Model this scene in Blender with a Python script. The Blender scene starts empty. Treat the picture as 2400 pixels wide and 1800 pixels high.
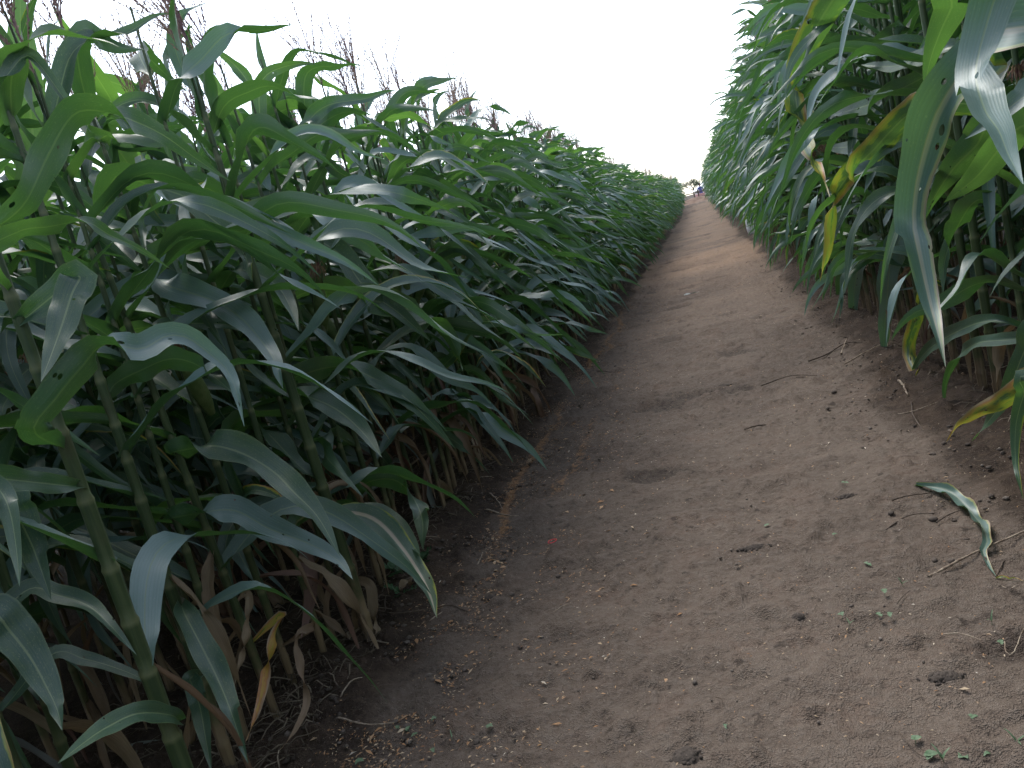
import bpy, math
import numpy as np
from mathutils import Vector, Matrix, Quaternion

# ------------------------------------------------------------------ camera, world, sun, exposure
scene = bpy.context.scene
COL = scene.collection
R = math.radians
CAM_H = 1.10
F_PX = 1884.0                       # focal length in pixels of a 2400 px wide frame
ROLL, PITCH, YAW = R(15.0), R(9.7), R(15.7)
EYE = np.array([0.0, 0.0, CAM_H])

fwd_h = np.array([-math.sin(YAW), math.cos(YAW), 0.0])
right0 = np.array([math.cos(YAW), math.sin(YAW), 0.0])
zup = np.array([0.0, 0.0, 1.0])
fwd = fwd_h * math.cos(PITCH) - zup * math.sin(PITCH)
up0 = zup * math.cos(PITCH) + fwd_h * math.sin(PITCH)
cam_r = right0 * math.cos(ROLL) - up0 * math.sin(ROLL)
cam_u = right0 * math.sin(ROLL) + up0 * math.cos(ROLL)
cd = bpy.data.cameras.new('camera')
cam = bpy.data.objects.new('camera', cd)
COL.objects.link(cam)
cam.matrix_world = Matrix(((cam_r[0], cam_u[0], -fwd[0], EYE[0]),
                           (cam_r[1], cam_u[1], -fwd[1], EYE[1]),
                           (cam_r[2], cam_u[2], -fwd[2], EYE[2]),
                           (0, 0, 0, 1)))
cd.sensor_fit = 'HORIZONTAL'
cd.sensor_width = 36.0
cd.lens = 36.0 * F_PX / 2400.0
cd.clip_start = 0.02
cd.clip_end = 3000.0
scene.camera = cam

SUN_EL, SUN_AZ = R(58), R(-28)      # azimuth from +Y towards +X
w = bpy.data.worlds.new('World')
scene.world = w
w.use_nodes = True
nt = w.node_tree
for n in list(nt.nodes):
    nt.nodes.remove(n)
sky = nt.nodes.new('ShaderNodeTexSky')
sky.sky_type = 'NISHITA'
sky.sun_disc = False
sky.sun_elevation = SUN_EL
sky.sun_rotation = SUN_AZ
sky.air_density = 1.0
sky.dust_density = 1.0
sky.ozone_density = 1.0
hsv = nt.nodes.new('ShaderNodeHueSaturation')
hsv.inputs['Saturation'].default_value = 0.55
bg = nt.nodes.new('ShaderNodeBackground')
bg.inputs['Strength'].default_value = 0.14
wo = nt.nodes.new('ShaderNodeOutputWorld')
nt.links.new(sky.outputs[0], hsv.inputs['Color'])
nt.links.new(hsv.outputs[0], bg.inputs['Color'])
nt.links.new(bg.outputs[0], wo.inputs['Surface'])

sd = bpy.data.lights.new('sun', 'SUN')
sd.energy = 1.1
sd.angle = R(25)
sd.color = (1.0, 0.97, 0.92)
sun = bpy.data.objects.new('sun', sd)
COL.objects.link(sun)
sdir = Vector((math.sin(SUN_AZ) * math.cos(SUN_EL), math.cos(SUN_AZ) * math.cos(SUN_EL), math.sin(SUN_EL)))
sun.rotation_euler = sdir.to_track_quat('Z', 'Y').to_euler()

vs = scene.view_settings
vs.view_transform = 'Standard'
vs.look = 'None'
vs.gamma = 1.0
vs.use_curve_mapping = False
vs.exposure = 1.60
cy = scene.cycles
cy.use_denoising = True
cy.use_adaptive_sampling = True
cy.adaptive_threshold = 0.02
cy.max_bounces = 4
cy.diffuse_bounces = 3
cy.glossy_bounces = 2
cy.transmission_bounces = 4
cy.transparent_max_bounces = 8
cy.sample_clamp_indirect = 6.0

# ------------------------------------------------------------------ helpers
rng = np.random.default_rng(11)


def U(a, b, n=None):
    return rng.uniform(a, b, n)


def ray(px, py):
    d = fwd + cam_r * ((px - 1200.0) / F_PX) - cam_u * ((py - 900.0) / F_PX)
    return d


def at_x(px, py, X):                # the point of a pixel's ray at lateral distance X
    d = ray(px, py)
    return EYE + d * (X / d[0])


def at_d(px, py, depth):            # the point at that depth along the optical axis
    return EYE + ray(px, py) * depth


def at_ground(px, py, z=0.0):
    d = ray(px, py)
    p = EYE + d * ((z - CAM_H) / d[2])
    for _ in range(4):
        h = float(gh(np.array([p[0]]), np.array([p[1]]))[0]) + z
        p = EYE + d * ((h - CAM_H) / d[2])
    return p


def norm(v):
    return v / np.maximum(np.linalg.norm(v, axis=-1, keepdims=True), 1e-9)


def _hash(ix, iy, seed):
    h = (ix.astype(np.int64) * 374761393 + iy.astype(np.int64) * 668265263 + seed * 1442695041) & 0xFFFFFFFF
    h = ((h ^ (h >> 13)) * 1274126177) & 0xFFFFFFFF
    h = h ^ (h >> 16)
    return (h & 0xFFFF) / 65535.0


def vnoise(x, y, seed=0):
    ix, iy = np.floor(x), np.floor(y)
    fx, fy = x - ix, y - iy
    fx = fx * fx * (3 - 2 * fx)
    fy = fy * fy * (3 - 2 * fy)
    a, b = _hash(ix, iy, seed), _hash(ix + 1, iy, seed)
    c, d = _hash(ix, iy + 1, seed), _hash(ix + 1, iy + 1, seed)
    return (a + (b - a) * fx) * (1 - fy) + (c + (d - c) * fx) * fy - 0.5


def fbm(x, y, seed=0, octv=4):
    o, amp = 0, 1.0
    for k in range(octv):
        o = o + amp * vnoise(x * 2 ** k + 17 * k, y * 2 ** k - 9 * k, seed + k)
        amp *= 0.5
    return o


def sstep(a, b, x):
    t = np.clip((x - a) / (b - a), 0, 1)
    return t * t * (3 - 2 * t)


def mk_mesh(name, V, F, attrs=None, mat=None, smooth=True):
    me = bpy.data.meshes.new(name)
    V = np.ascontiguousarray(V, dtype=np.float32).reshape(-1, 3)
    F = np.ascontiguousarray(F, dtype=np.int32)
    me.vertices.add(len(V))
    me.vertices.foreach_set('co', V.ravel())
    k = F.shape[1]
    me.loops.add(F.size)
    me.loops.foreach_set('vertex_index', F.ravel())
    me.polygons.add(len(F))
    me.polygons.foreach_set('loop_start', np.arange(0, F.size, k, dtype=np.int32))
    if smooth:
        me.polygons.foreach_set('use_smooth', np.ones(len(F), dtype=bool))
    for nm, arr in (attrs or {}).items():
        a = me.attributes.new(nm, 'FLOAT_VECTOR', 'POINT')
        a.data.foreach_set('vector', np.ascontiguousarray(arr, dtype=np.float32).ravel())
    me.update(calc_edges=True)
    for m in (mat if isinstance(mat, (list, tuple)) else [mat]):
        if m:
            me.materials.append(m)
    return me


def link(name, data, parent=None, loc=None, rot=None, label=None, cat=None, group=None, kind=None):
    o = bpy.data.objects.new(name, data)
    COL.objects.link(o)
    if parent is not None:
        o.parent = parent
    if loc is not None:
        o.location = [float(c) for c in loc]
    if rot is not None:
        o.rotation_euler = rot
    if label:
        o['label'] = label
    if cat:
        o['category'] = cat
    if group:
        o['group'] = group
    if kind:
        o['kind'] = kind
    return o


def grid_faces(ns, k):              # faces of a (ns+1) x k sheet of vertices
    i = np.arange(ns)[:, None] * k + np.arange(k - 1)[None, :]
    return np.stack([i, i + k, i + k + 1, i + 1], -1).reshape(-1, 4)


def ring_faces(nr, k, cap=False):   # nr rings of k vertices
    i = np.arange(nr - 1)[:, None] * k
    a = np.arange(k)[None, :]
    b = (np.arange(k) + 1) % k
    return np.stack([i + a, i + b[None, :], i + k + b[None, :], i + k + a], -1).reshape(-1, 4)


def tube(P, rad, k=6):              # a tube round a polyline: vertices, faces
    P = np.asarray(P, float)
    n = len(P)
    rad = np.broadcast_to(np.asarray(rad, float), (n,))
    T = norm(np.gradient(P, axis=0))
    ref = np.array([0.31, 0.2, 0.93]) if abs(T[0][2]) < 0.8 else np.array([0.9, 0.37, 0.1])
    X = norm(np.cross(T, ref))
    Y = np.cross(T, X)
    a = np.linspace(0, 2 * np.pi, k, endpoint=False)
    V = P[:, None, :] + rad[:, None, None] * (np.cos(a)[None, :, None] * X[:, None, :] + np.sin(a)[None, :, None] * Y[:, None, :])
    return V.reshape(-1, 3), ring_faces(n, k)


def merge(parts):                   # [(V, F)] -> V, F
    Vs, Fs, o = [], [], 0
    for V, F in parts:
        Vs.append(V)
        Fs.append(F + o)
        o += len(V)
    return np.concatenate(Vs), np.concatenate(Fs)


def spline(C, n):                   # Catmull-Rom through control points, n samples, even in length
    C = np.asarray(C, float)
    Q = np.vstack([2 * C[0] - C[1], C, 2 * C[-1] - C[-2]])
    out = []
    for i in range(1, len(Q) - 2):
        t = np.linspace(0, 1, 24, endpoint=False)[:, None]
        p0, p1, p2, p3 = Q[i - 1], Q[i], Q[i + 1], Q[i + 2]
        out.append(0.5 * (2 * p1 + (p2 - p0) * t + (2 * p0 - 5 * p1 + 4 * p2 - p3) * t ** 2 + (3 * p1 - p0 - 3 * p2 + p3) * t ** 3))
    out.append(C[-1:])
    D = np.concatenate(out)
    s = np.concatenate([[0], np.cumsum(np.linalg.norm(np.diff(D, axis=0), axis=1))])
    q = np.linspace(0, s[-1], n)
    return np.stack([np.interp(q, s, D[:, k]) for k in range(3)], -1), s[-1]


# ------------------------------------------------------------------ materials
class NT:
    def __init__(self, name):
        self.m = bpy.data.materials.new(name)
        self.m.use_nodes = True
        self.t = self.m.node_tree
        for n in list(self.t.nodes):
            self.t.nodes.remove(n)
        self.out = self.t.nodes.new('ShaderNodeOutputMaterial')

    def n(self, typ, **kw):
        nd = self.t.nodes.new(typ)
        for k, v in kw.items():
            if k.startswith('i_'):
                key = k[2:].replace('_', ' ')
                self.put(nd.inputs[key], v)
            else:
                setattr(nd, k, v)
        return nd

    def put(self, sock, v):
        if isinstance(v, bpy.types.NodeSocket):
            self.t.links.new(v, sock)
        else:
            sock.default_value = v

    def math(self, op, a, b=None, c=None, clamp=False):
        nd = self.t.nodes.new('ShaderNodeMath')
        nd.operation = op
        nd.use_clamp = clamp
        for i, v in enumerate((a, b, c)):
            if v is not None:
                self.put(nd.inputs[i], v)
        return nd.outputs[0]

    def mix(self, f, a, b, blend='MIX'):
        nd = self.t.nodes.new('ShaderNodeMix')
        nd.data_type = 'RGBA'
        nd.blend_type = blend
        self.put(nd.inputs[0], f)
        self.put(nd.inputs[6], a if isinstance(a, bpy.types.NodeSocket) else (*a, 1.0))
        self.put(nd.inputs[7], b if isinstance(b, bpy.types.NodeSocket) else (*b, 1.0))
        return nd.outputs[2]

    def range(self, v, a, b, c=0.0, d=1.0, smooth=True):
        nd = self.t.nodes.new('ShaderNodeMapRange')
        nd.interpolation_type = 'SMOOTHSTEP' if smooth else 'LINEAR'
        self.put(nd.inputs[0], v)
        for i, q in zip((1, 2, 3, 4), (a, b, c, d)):
            self.put(nd.inputs[i], q)
        return nd.outputs[0]

    def attr(self, name):
        a = self.n('ShaderNodeAttribute', attribute_name=name)
        s = self.n('ShaderNodeSeparateXYZ', i_Vector=a.outputs['Vector'])
        return a.outputs['Vector'], s.outputs[0], s.outputs[1], s.outputs[2]

    def noise(self, vec, scale, detail=3.0, rough=0.55, out=0):
        nd = self.n('ShaderNodeTexNoise')
        self.put(nd.inputs['Vector'], vec)
        self.put(nd.inputs['Scale'], scale)
        self.put(nd.inputs['Detail'], detail)
        self.put(nd.inputs['Roughness'], rough)
        return nd.outputs[out]

    def ramp(self, f, stops):
        nd = self.t.nodes.new('ShaderNodeValToRGB')
        el = nd.color_ramp.elements
        while len(el) < len(stops):
            el.new(0.5)
        for e, (p, c) in zip(el, stops):
            e.position = p
            e.color = (*c, 1.0)
        self.put(nd.inputs[0], f)
        return nd.outputs[0]

    def bump(self, h, strength, dist=0.01):
        nd = self.n('ShaderNodeBump')
        self.put(nd.inputs['Height'], h)
        nd.inputs['Strength'].default_value = strength
        nd.inputs['Distance'].default_value = dist
        return nd.outputs[0]

    def principled(self, col, rough, normal=None, spec=0.5, ior=1.5):
        nd = self.n('ShaderNodeBsdfPrincipled')
        self.put(nd.inputs['Base Color'], col if isinstance(col, bpy.types.NodeSocket) else (*col, 1.0))
        self.put(nd.inputs['Roughness'], rough)
        self.put(nd.inputs['Specular IOR Level'], spec)
        self.put(nd.inputs['IOR'], ior)
        if normal is not None:
            self.put(nd.inputs['Normal'], normal)
        return nd.outputs[0]

    def done(self, sh):
        self.t.links.new(sh, self.out.inputs['Surface'])
        return self.m


def leaf_material(name, holes=False):
    g = NT(name)
    vec, u, s, r = g.attr('leafco')            # across -1..1, along 0..1, random
    _, age, tint, streak = g.attr('leafprop')  # age 0 green .. 1 yellow .. 2 dry; tint; pale streak
    au = g.math('ABSOLUTE', u)
    # a vein coordinate stretched along the leaf
    comb = g.n('ShaderNodeCombineXYZ')
    g.put(comb.inputs[0], g.math('MULTIPLY', u, 7.0))
    g.put(comb.inputs[1], g.math('MULTIPLY', s, 2.2))
    g.put(comb.inputs[2], g.math('MULTIPLY', r, 50.0))
    vein = g.noise(comb.outputs[0], 3.0, 1.0, 0.6)
    comb2 = g.n('ShaderNodeCombineXYZ')
    g.put(comb2.inputs[0], g.math('MULTIPLY', u, 1.3))
    g.put(comb2.inputs[1], g.math('MULTIPLY', s, 9.0))
    g.put(comb2.inputs[2], g.math('MULTIPLY', r, 70.0))
    blotch = g.noise(comb2.outputs[0], 1.6, 3.0, 0.62)
    speck = g.noise(comb2.outputs[0], 16.0, 0.0, 0.6)
    back = g.n('ShaderNodeNewGeometry').outputs['Backfacing']
    green = g.mix(g.math('MAXIMUM', tint, 0.0), (0.014, 0.060, 0.044), (0.036, 0.104, 0.044))
    wax = g.math('MAXIMUM', g.math('MULTIPLY', tint, -1.0), 0.0)  # negative tint: pale leaf bloom with the sky's gloss painted in
    green = g.mix(g.range(vein, 0.35, 0.65), green, g.mix(0.5, green, (0.075, 0.125, 0.060)))
    green = g.mix(g.math('MULTIPLY', g.range(blotch, 0.45, 0.75), 0.35), green, (0.070, 0.120, 0.040))
    stripe = g.math('SINE', g.math('ADD', g.math('MULTIPLY', u, 33.0), g.math('MULTIPLY', vein, 6.0)))
    green = g.mix(g.range(stripe, 0.2, 1.0, 0.0, 0.38), green, (0.080, 0.140, 0.075))
    rib = g.range(au, 0.035, 0.085, 1.0, 0.0)
    green = g.mix(g.math('MULTIPLY', rib, 0.75), green, (0.200, 0.260, 0.130))
    edge = g.range(au, 0.90, 1.0)
    green = g.mix(g.math('MULTIPLY', edge, 0.45), green, (0.170, 0.210, 0.090))
    fleck = g.range(speck, 0.70, 0.76)
    green = g.mix(g.math('MULTIPLY', fleck, 0.5), green, (0.22, 0.25, 0.13))
    # yellowing starts at the edges and the tip
    prof = g.math('ADD', g.math('MULTIPLY', g.math('MULTIPLY', g.math('POWER', au, 2.0), g.range(u, -1.0, 1.0, 0.25, 1.35, False)), 0.80), g.math('MULTIPLY', g.math('POWER', s, 2.0), 0.55))
    y = g.math('ADD', g.math('MULTIPLY', age, 1.15), g.math('ADD', g.math('MULTIPLY', prof, 0.9), g.math('MULTIPLY', g.math('SUBTRACT', blotch, 0.5), 1.3)))
    y = g.math('MULTIPLY', g.math('SUBTRACT', y, 0.95), g.range(age, 0.02, 0.3), clamp=True)
    ycol = g.ramp(y, [(0.0, (0.10, 0.19, 0.02)), (0.22, (0.34, 0.34, 0.03)), (0.42, (0.48, 0.30, 0.045)),
                      (0.62, (0.42, 0.17, 0.05)), (0.85, (0.40, 0.27, 0.17)), (1.0, (0.36, 0.27, 0.18))])
    live = g.mix(g.range(y, 0.0, 0.15), green, ycol)
    st = g.math('MULTIPLY', g.range(g.math('ABSOLUTE', g.math('SUBTRACT', u, 0.12)), 0.05, 0.20, 1.0, 0.0), streak)
    st = g.math('MULTIPLY', st, g.range(blotch, 0.12, 0.34))
    live = g.mix(st, live, (0.46, 0.38, 0.27))
    # dry leaf
    dryc = g.ramp(g.math('FRACT', g.math('MULTIPLY', r, 7.31)), [(0.0, (0.26, 0.19, 0.11)), (0.5, (0.19, 0.125, 0.07)), (0.72, (0.14, 0.065, 0.048)), (0.8, (0.20, 0.14, 0.085)), (1.0, (0.31, 0.245, 0.15))])
    dryc = g.mix(g.range(vein, 0.3, 0.7), dryc, g.mix(0.45, dryc, (0.09, 0.06, 0.035)))
    col = g.mix(g.range(age, 1.4, 1.7), live, dryc)
    under = g.mix(g.range(age, 0.5, 1.2, 0.45, 0.0), col, (0.036, 0.095, 0.034))
    sheen_col = g.mix(g.math('MULTIPLY', wax, g.range(au, 0.02, 0.06, 0.4, 1.0)), col, (0.150, 0.238, 0.238))  # silvery sky reflection put into the upper face colour
    face = g.mix(back, sheen_col, under)
    face = g.mix(g.range(stripe, -0.1, 1.0, 0.0, 0.30), face, g.mix(1.0, face, (0.52, 0.58, 0.52), 'MULTIPLY'))
    veinh = g.math('ADD', g.math('MULTIPLY', g.math('SINE', g.math('MULTIPLY', u, 44.0)), 0.10), g.math('MULTIPLY', rib, -0.5))
    nrm = g.bump(veinh, 0.14, 0.004)
    rough = g.range(blotch, 0.3, 0.7, 0.40, 0.52)
    rough = g.math('ADD', rough, g.math('MULTIPLY', g.range(age, 0.5, 1.6), 0.3))
    pr = g.principled(face, rough, nrm, 0.65, 1.58)
    tr = g.n('ShaderNodeBsdfTranslucent')
    tc = g.mix(g.range(age, 0.4, 1.4), g.mix(0.6, g.mix(1.0, face, (1.2, 1.55, 0.55), 'MULTIPLY'), g.mix(g.math('MAXIMUM', tint, 0.0), (0.075, 0.195, 0.032), (0.175, 0.360, 0.050))), g.mix(1.0, face, (1.1, 0.95, 0.7), 'MULTIPLY'))
    g.put(tr.inputs['Color'], tc)
    sh = g.n('ShaderNodeMixShader')
    g.put(sh.inputs[0], g.math('ADD', g.range(age, 1.2, 1.7, 0.28, 0.15), g.math('MULTIPLY', g.math('MAXIMUM', tint, 0.0), 0.24)))
    g.t.links.new(pr, sh.inputs[1])
    g.t.links.new(tr.outputs[0], sh.inputs[2])
    res = sh.outputs[0]
    if holes:
        comb3 = g.n('ShaderNodeCombineXYZ')
        g.put(comb3.inputs[0], g.math('MULTIPLY', u, 1.0))
        g.put(comb3.inputs[1], g.math('MULTIPLY', s, 14.0))
        g.put(comb3.inputs[2], g.math('MULTIPLY', r, 30.0))
        vo = g.n('ShaderNodeTexVoronoi', i_Vector=comb3.outputs[0], i_Scale=1.5)
        big = g.noise(comb3.outputs[0], 0.9, 1.0)
        hole = g.math('MAXIMUM', g.math('LESS_THAN', g.math('ADD', vo.outputs['Distance'], g.math('MULTIPLY', g.math('SUBTRACT', 0.55, big), 0.9)), 0.085), g.math('GREATER_THAN', g.math('ADD', au, g.math('MULTIPLY', g.math('SUBTRACT', g.noise(comb3.outputs[0], 3.0, 2.0), 0.5), 1.1)), 1.16))
        tp = g.n('ShaderNodeBsdfTransparent')
        mx = g.n('ShaderNodeMixShader')
        g.put(mx.inputs[0], hole)
        g.t.links.new(res, mx.inputs[1])
        g.t.links.new(tp.outputs[0], mx.inputs[2])
        res = mx.outputs[0]
    return g.done(res)


def stalk_material():
    g = NT('corn_stalk')
    _, v, h, r = g.attr('leafco')              # around, height in m, random
    _, node, dry, _x = g.attr('leafprop')
    tc = g.n('ShaderNodeTexCoord').outputs['Object']
    st = g.n('ShaderNodeMapping', i_Vector=tc)
    st.inputs['Scale'].default_value = (90, 90, 3)
    fib = g.noise(st.outputs[0], 1.0, 3.0)
    bl = g.noise(tc, 9.0, 4.0)
    green = g.mix(g.range(fib, 0.3, 0.7), (0.028, 0.054, 0.020), (0.062, 0.090, 0.034))
    green = g.mix(g.range(bl, 0.5, 0.75, 0.0, 0.5), green, (0.085, 0.080, 0.040))
    green = g.mix(g.math('MULTIPLY', node, 0.7), green, (0.15, 0.16, 0.075))
    dryc = g.mix(g.range(fib, 0.3, 0.7), (0.090, 0.060, 0.036), (0.215, 0.165, 0.095))
    f = g.range(g.math('ADD', dry, g.math('MULTIPLY', g.math('SUBTRACT', bl, 0.5), 0.9)), 0.35, 0.65)
    col = g.mix(f, green, dryc)
    return g.done(g.principled(col, 0.5, g.bump(fib, 0.3, 0.004), 0.4))


def plain(name, c1, c2, scale=20.0, rough=0.7, bump=0.2, trans=0.0, spec=0.3):
    g = NT(name)
    tc = g.n('ShaderNodeTexCoord').outputs['Object']
    n1 = g.noise(tc, scale, 4.0)
    col = g.mix(g.range(n1, 0.3, 0.7), c1, c2)
    sh = g.principled(col, rough, g.bump(n1, bump, 0.01), spec)
    if trans:
        tr = g.n('ShaderNodeBsdfTranslucent')
        g.put(tr.inputs['Color'], col)
        mx = g.n('ShaderNodeMixShader')
        g.put(mx.inputs[0], trans)
        g.t.links.new(sh, mx.inputs[1])
        g.t.links.new(tr.outputs[0], mx.inputs[2])
        sh = mx.outputs[0]
    return g.done(sh)


def attr_colour(name, stops, rough=0.8, bump=0.0):
    g = NT(name)
    _, r, a, b = g.attr('leafco')
    col = g.ramp(r, stops)
    tc = g.n('ShaderNodeTexCoord').outputs['Object']
    n1 = g.noise(tc, 80.0, 3.0)
    col = g.mix(g.range(n1, 0.3, 0.7, 0.0, 0.45), col, g.mix(0.5, col, (0.03, 0.025, 0.02)))
    return g.done(g.principled(col, rough, g.bump(n1, bump, 0.01) if bump else None, 0.25))


def soil_material():
    g = NT('soil')
    _, path, damp, chaff = g.attr('soil')
    pos = g.n('ShaderNodeNewGeometry').outputs['Position']
    n_big = g.noise(pos, 0.9, 4.0, 0.6)
    n_mid = g.noise(pos, 5.0, 4.0, 0.62)
    n_fin = g.noise(pos, 42.0, 3.0, 0.7)
    n_grn = g.noise(pos, 260.0, 1.0, 0.7)
    mp = g.n('ShaderNodeMapping', i_Vector=pos)
    mp.inputs['Scale'].default_value = (2.2, 7.5, 1.0)
    n_str = g.noise(mp.outputs[0], 1.4, 4.0, 0.6)
    pc = g.mix(g.range(n_big, 0.35, 0.65), (0.112, 0.089, 0.072), (0.152, 0.122, 0.099))
    pc = g.mix(g.range(n_mid, 0.45, 0.75, 0.0, 0.7), pc, (0.142, 0.103, 0.081))
    pc = g.mix(g.range(n_str, 0.50, 0.72, 0.0, 0.55), pc, (0.085, 0.068, 0.056))
    pc = g.mix(g.range(n_fin, 0.40, 0.70, 0.0, 0.55), pc, (0.175, 0.150, 0.128))
    pc = g.mix(g.range(n_fin, 0.42, 0.28, 0.0, 0.75), pc, (0.058, 0.047, 0.040))
    n_pit = g.noise(pos, 17.0, 3.0, 0.6)
    pc = g.mix(g.range(n_pit, 0.61, 0.72, 0.0, 0.85), pc, (0.055, 0.044, 0.037))
    pc = g.mix(g.range(n_pit, 0.40, 0.28, 0.0, 0.45), pc, (0.175, 0.142, 0.118))
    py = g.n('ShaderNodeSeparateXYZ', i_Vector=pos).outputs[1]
    far_skylit = g.math('MULTIPLY', g.range(py, 3.5, 15.0), g.range(n_big, 0.30, 0.62, 0.25, 0.85))  # warmer, paler soil with distance: open-sky brightness painted into the colour
    pc = g.mix(far_skylit, pc, g.mix(g.range(n_fin, 0.35, 0.65), (0.165, 0.115, 0.083), (0.240, 0.178, 0.134)))
    patch = g.math('MULTIPLY', g.math('MULTIPLY', g.range(py, 10.6, 12.6), g.range(py, 14.6, 16.2, 1.0, 0.0)), g.range(n_mid, 0.3, 0.6, 0.45, 0.95))  # tan stretch of path, its sunlit brightness painted into the colour
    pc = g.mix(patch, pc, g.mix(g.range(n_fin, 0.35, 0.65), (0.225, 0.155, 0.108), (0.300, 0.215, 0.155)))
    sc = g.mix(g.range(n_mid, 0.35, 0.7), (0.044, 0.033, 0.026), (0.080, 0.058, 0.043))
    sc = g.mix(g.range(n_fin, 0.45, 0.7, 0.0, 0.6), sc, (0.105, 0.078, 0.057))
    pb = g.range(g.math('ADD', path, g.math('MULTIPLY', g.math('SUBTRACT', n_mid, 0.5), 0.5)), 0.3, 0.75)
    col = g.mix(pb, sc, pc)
    col = g.mix(g.math('MULTIPLY', damp, g.range(n_fin, 0.25, 0.6, 0.95, 0.55)), col, (0.040, 0.033, 0.029))
    ch = g.range(g.math('ADD', chaff, g.math('MULTIPLY', g.math('SUBTRACT', n_fin, 0.5), 1.6)), 0.45, 0.9)
    col = g.mix(g.math('MULTIPLY', ch, 0.75), col, g.mix(g.range(n_grn, 0.4, 0.6), (0.24, 0.125, 0.060), (0.36, 0.22, 0.115)))
    col = g.mix(g.range(n_grn, 0.66, 0.74, 0.0, 0.55), col, (0.33, 0.28, 0.22))
    col = g.mix(1.0, col, (0.89, 0.860, 0.830), 'MULTIPLY')
    hh = g.math('ADD', g.math('MULTIPLY', n_fin, 0.8), g.math('MULTIPLY', n_grn, 0.35))
    nrm = g.bump(hh, 0.9, 0.024)
    return g.done(g.principled(col, 0.93, nrm, 0.15))


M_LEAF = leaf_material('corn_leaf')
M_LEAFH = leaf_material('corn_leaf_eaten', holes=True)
M_STALK = stalk_material()
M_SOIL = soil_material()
M_TASSEL = attr_colour('tassel', [(0.0, (0.25, 0.15, 0.18)), (0.5, (0.31, 0.20, 0.17)), (1.0, (0.38, 0.28, 0.20))], 0.8)
M_HUSK = plain('husk', (0.075, 0.125, 0.035), (0.125, 0.170, 0.060), 40, 0.55, 0.3, 0.15)
M_SILK = plain('silk', (0.16, 0.065, 0.06), (0.30, 0.20, 0.10), 60, 0.6, 0.1)
M_CHAFF = attr_colour('chaff', [(0.0, (0.17, 0.08, 0.04)), (0.35, (0.33, 0.18, 0.085)), (0.7, (0.42, 0.33, 0.22)), (1.0, (0.55, 0.50, 0.42))], 0.8)
M_STRAW = attr_colour('straw', [(0.0, (0.05, 0.038, 0.028)), (0.5, (0.12, 0.095, 0.068)), (1.0, (0.26, 0.215, 0.155))], 0.75)
M_CLOD = attr_colour('clod', [(0.0, (0.05, 0.04, 0.033)), (0.6, (0.11, 0.088, 0.072)), (1.0, (0.19, 0.16, 0.135))], 0.95, 0.4)
M_TWIG = plain('twig', (0.14, 0.10, 0.07), (0.33, 0.27, 0.20), 60, 0.8, 0.4)
M_TWIGD = plain('dark_twig', (0.050, 0.038, 0.030), (0.115, 0.085, 0.062), 60, 0.85, 0.4)
M_SEED = plain('seedling_leaf', (0.085, 0.15, 0.075), (0.15, 0.21, 0.125), 90, 0.6, 0.1, 0.2)

# ------------------------------------------------------------------ ground
ROW_L0, ROW_R0, ROW_GAP = -1.38, 0.97, 0.50
CORN_END = 56.0


def left_edge(y):
    return -1.17 + 0.13 * fbm(y * 0.55, y * 0 + 3.3, 5, 3) + 0.05 * fbm(y * 4.0, y * 0 + 1.3, 6, 2)


def right_edge(y):
    return 0.78 + 0.11 * fbm(y * 0.5, y * 0 + 7.7, 8, 3) + 0.05 * fbm(y * 4.0, y * 0 + 9.3, 9, 2)


def gh_base(x, y):
    """gentle shape of the ground: path hollow, banks, undulation along the path"""
    pm = sstep(left_edge(y) - 0.18, left_edge(y) + 0.22, x) * (1 - sstep(right_edge(y) - 0.22, right_edge(y) + 0.18, x))
    far = sstep(2.5, 11, y) * (1 - sstep(65, 90, y))
    h = 0.045 * (1 - pm) * np.exp(-np.maximum(np.abs(x + 0.25) - 2.2, 0) * 0.3)
    h = h + far * 0.024 * np.sin(y * 1.30 + 0.4 * x + 1.6 * fbm(y * 0.12, x * 0.1, 21, 2))
    h = h + far * 0.06 * fbm(x * 0.35, y * 0.30, 22, 2)
    h = h + 0.035 * fbm(x * 0.9, y * 0.9, 23, 3) * (1 - 0.4 * far)
    h = h + 0.45 * sstep(44, 57, y) * (1 - sstep(59, 70, y)) * np.exp(-np.abs(x) / 60)
    return h, pm


def gh(x, y):
    x, y = np.asarray(x, float), np.asarray(y, float)
    return gh_base(x, y)[0]


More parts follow.
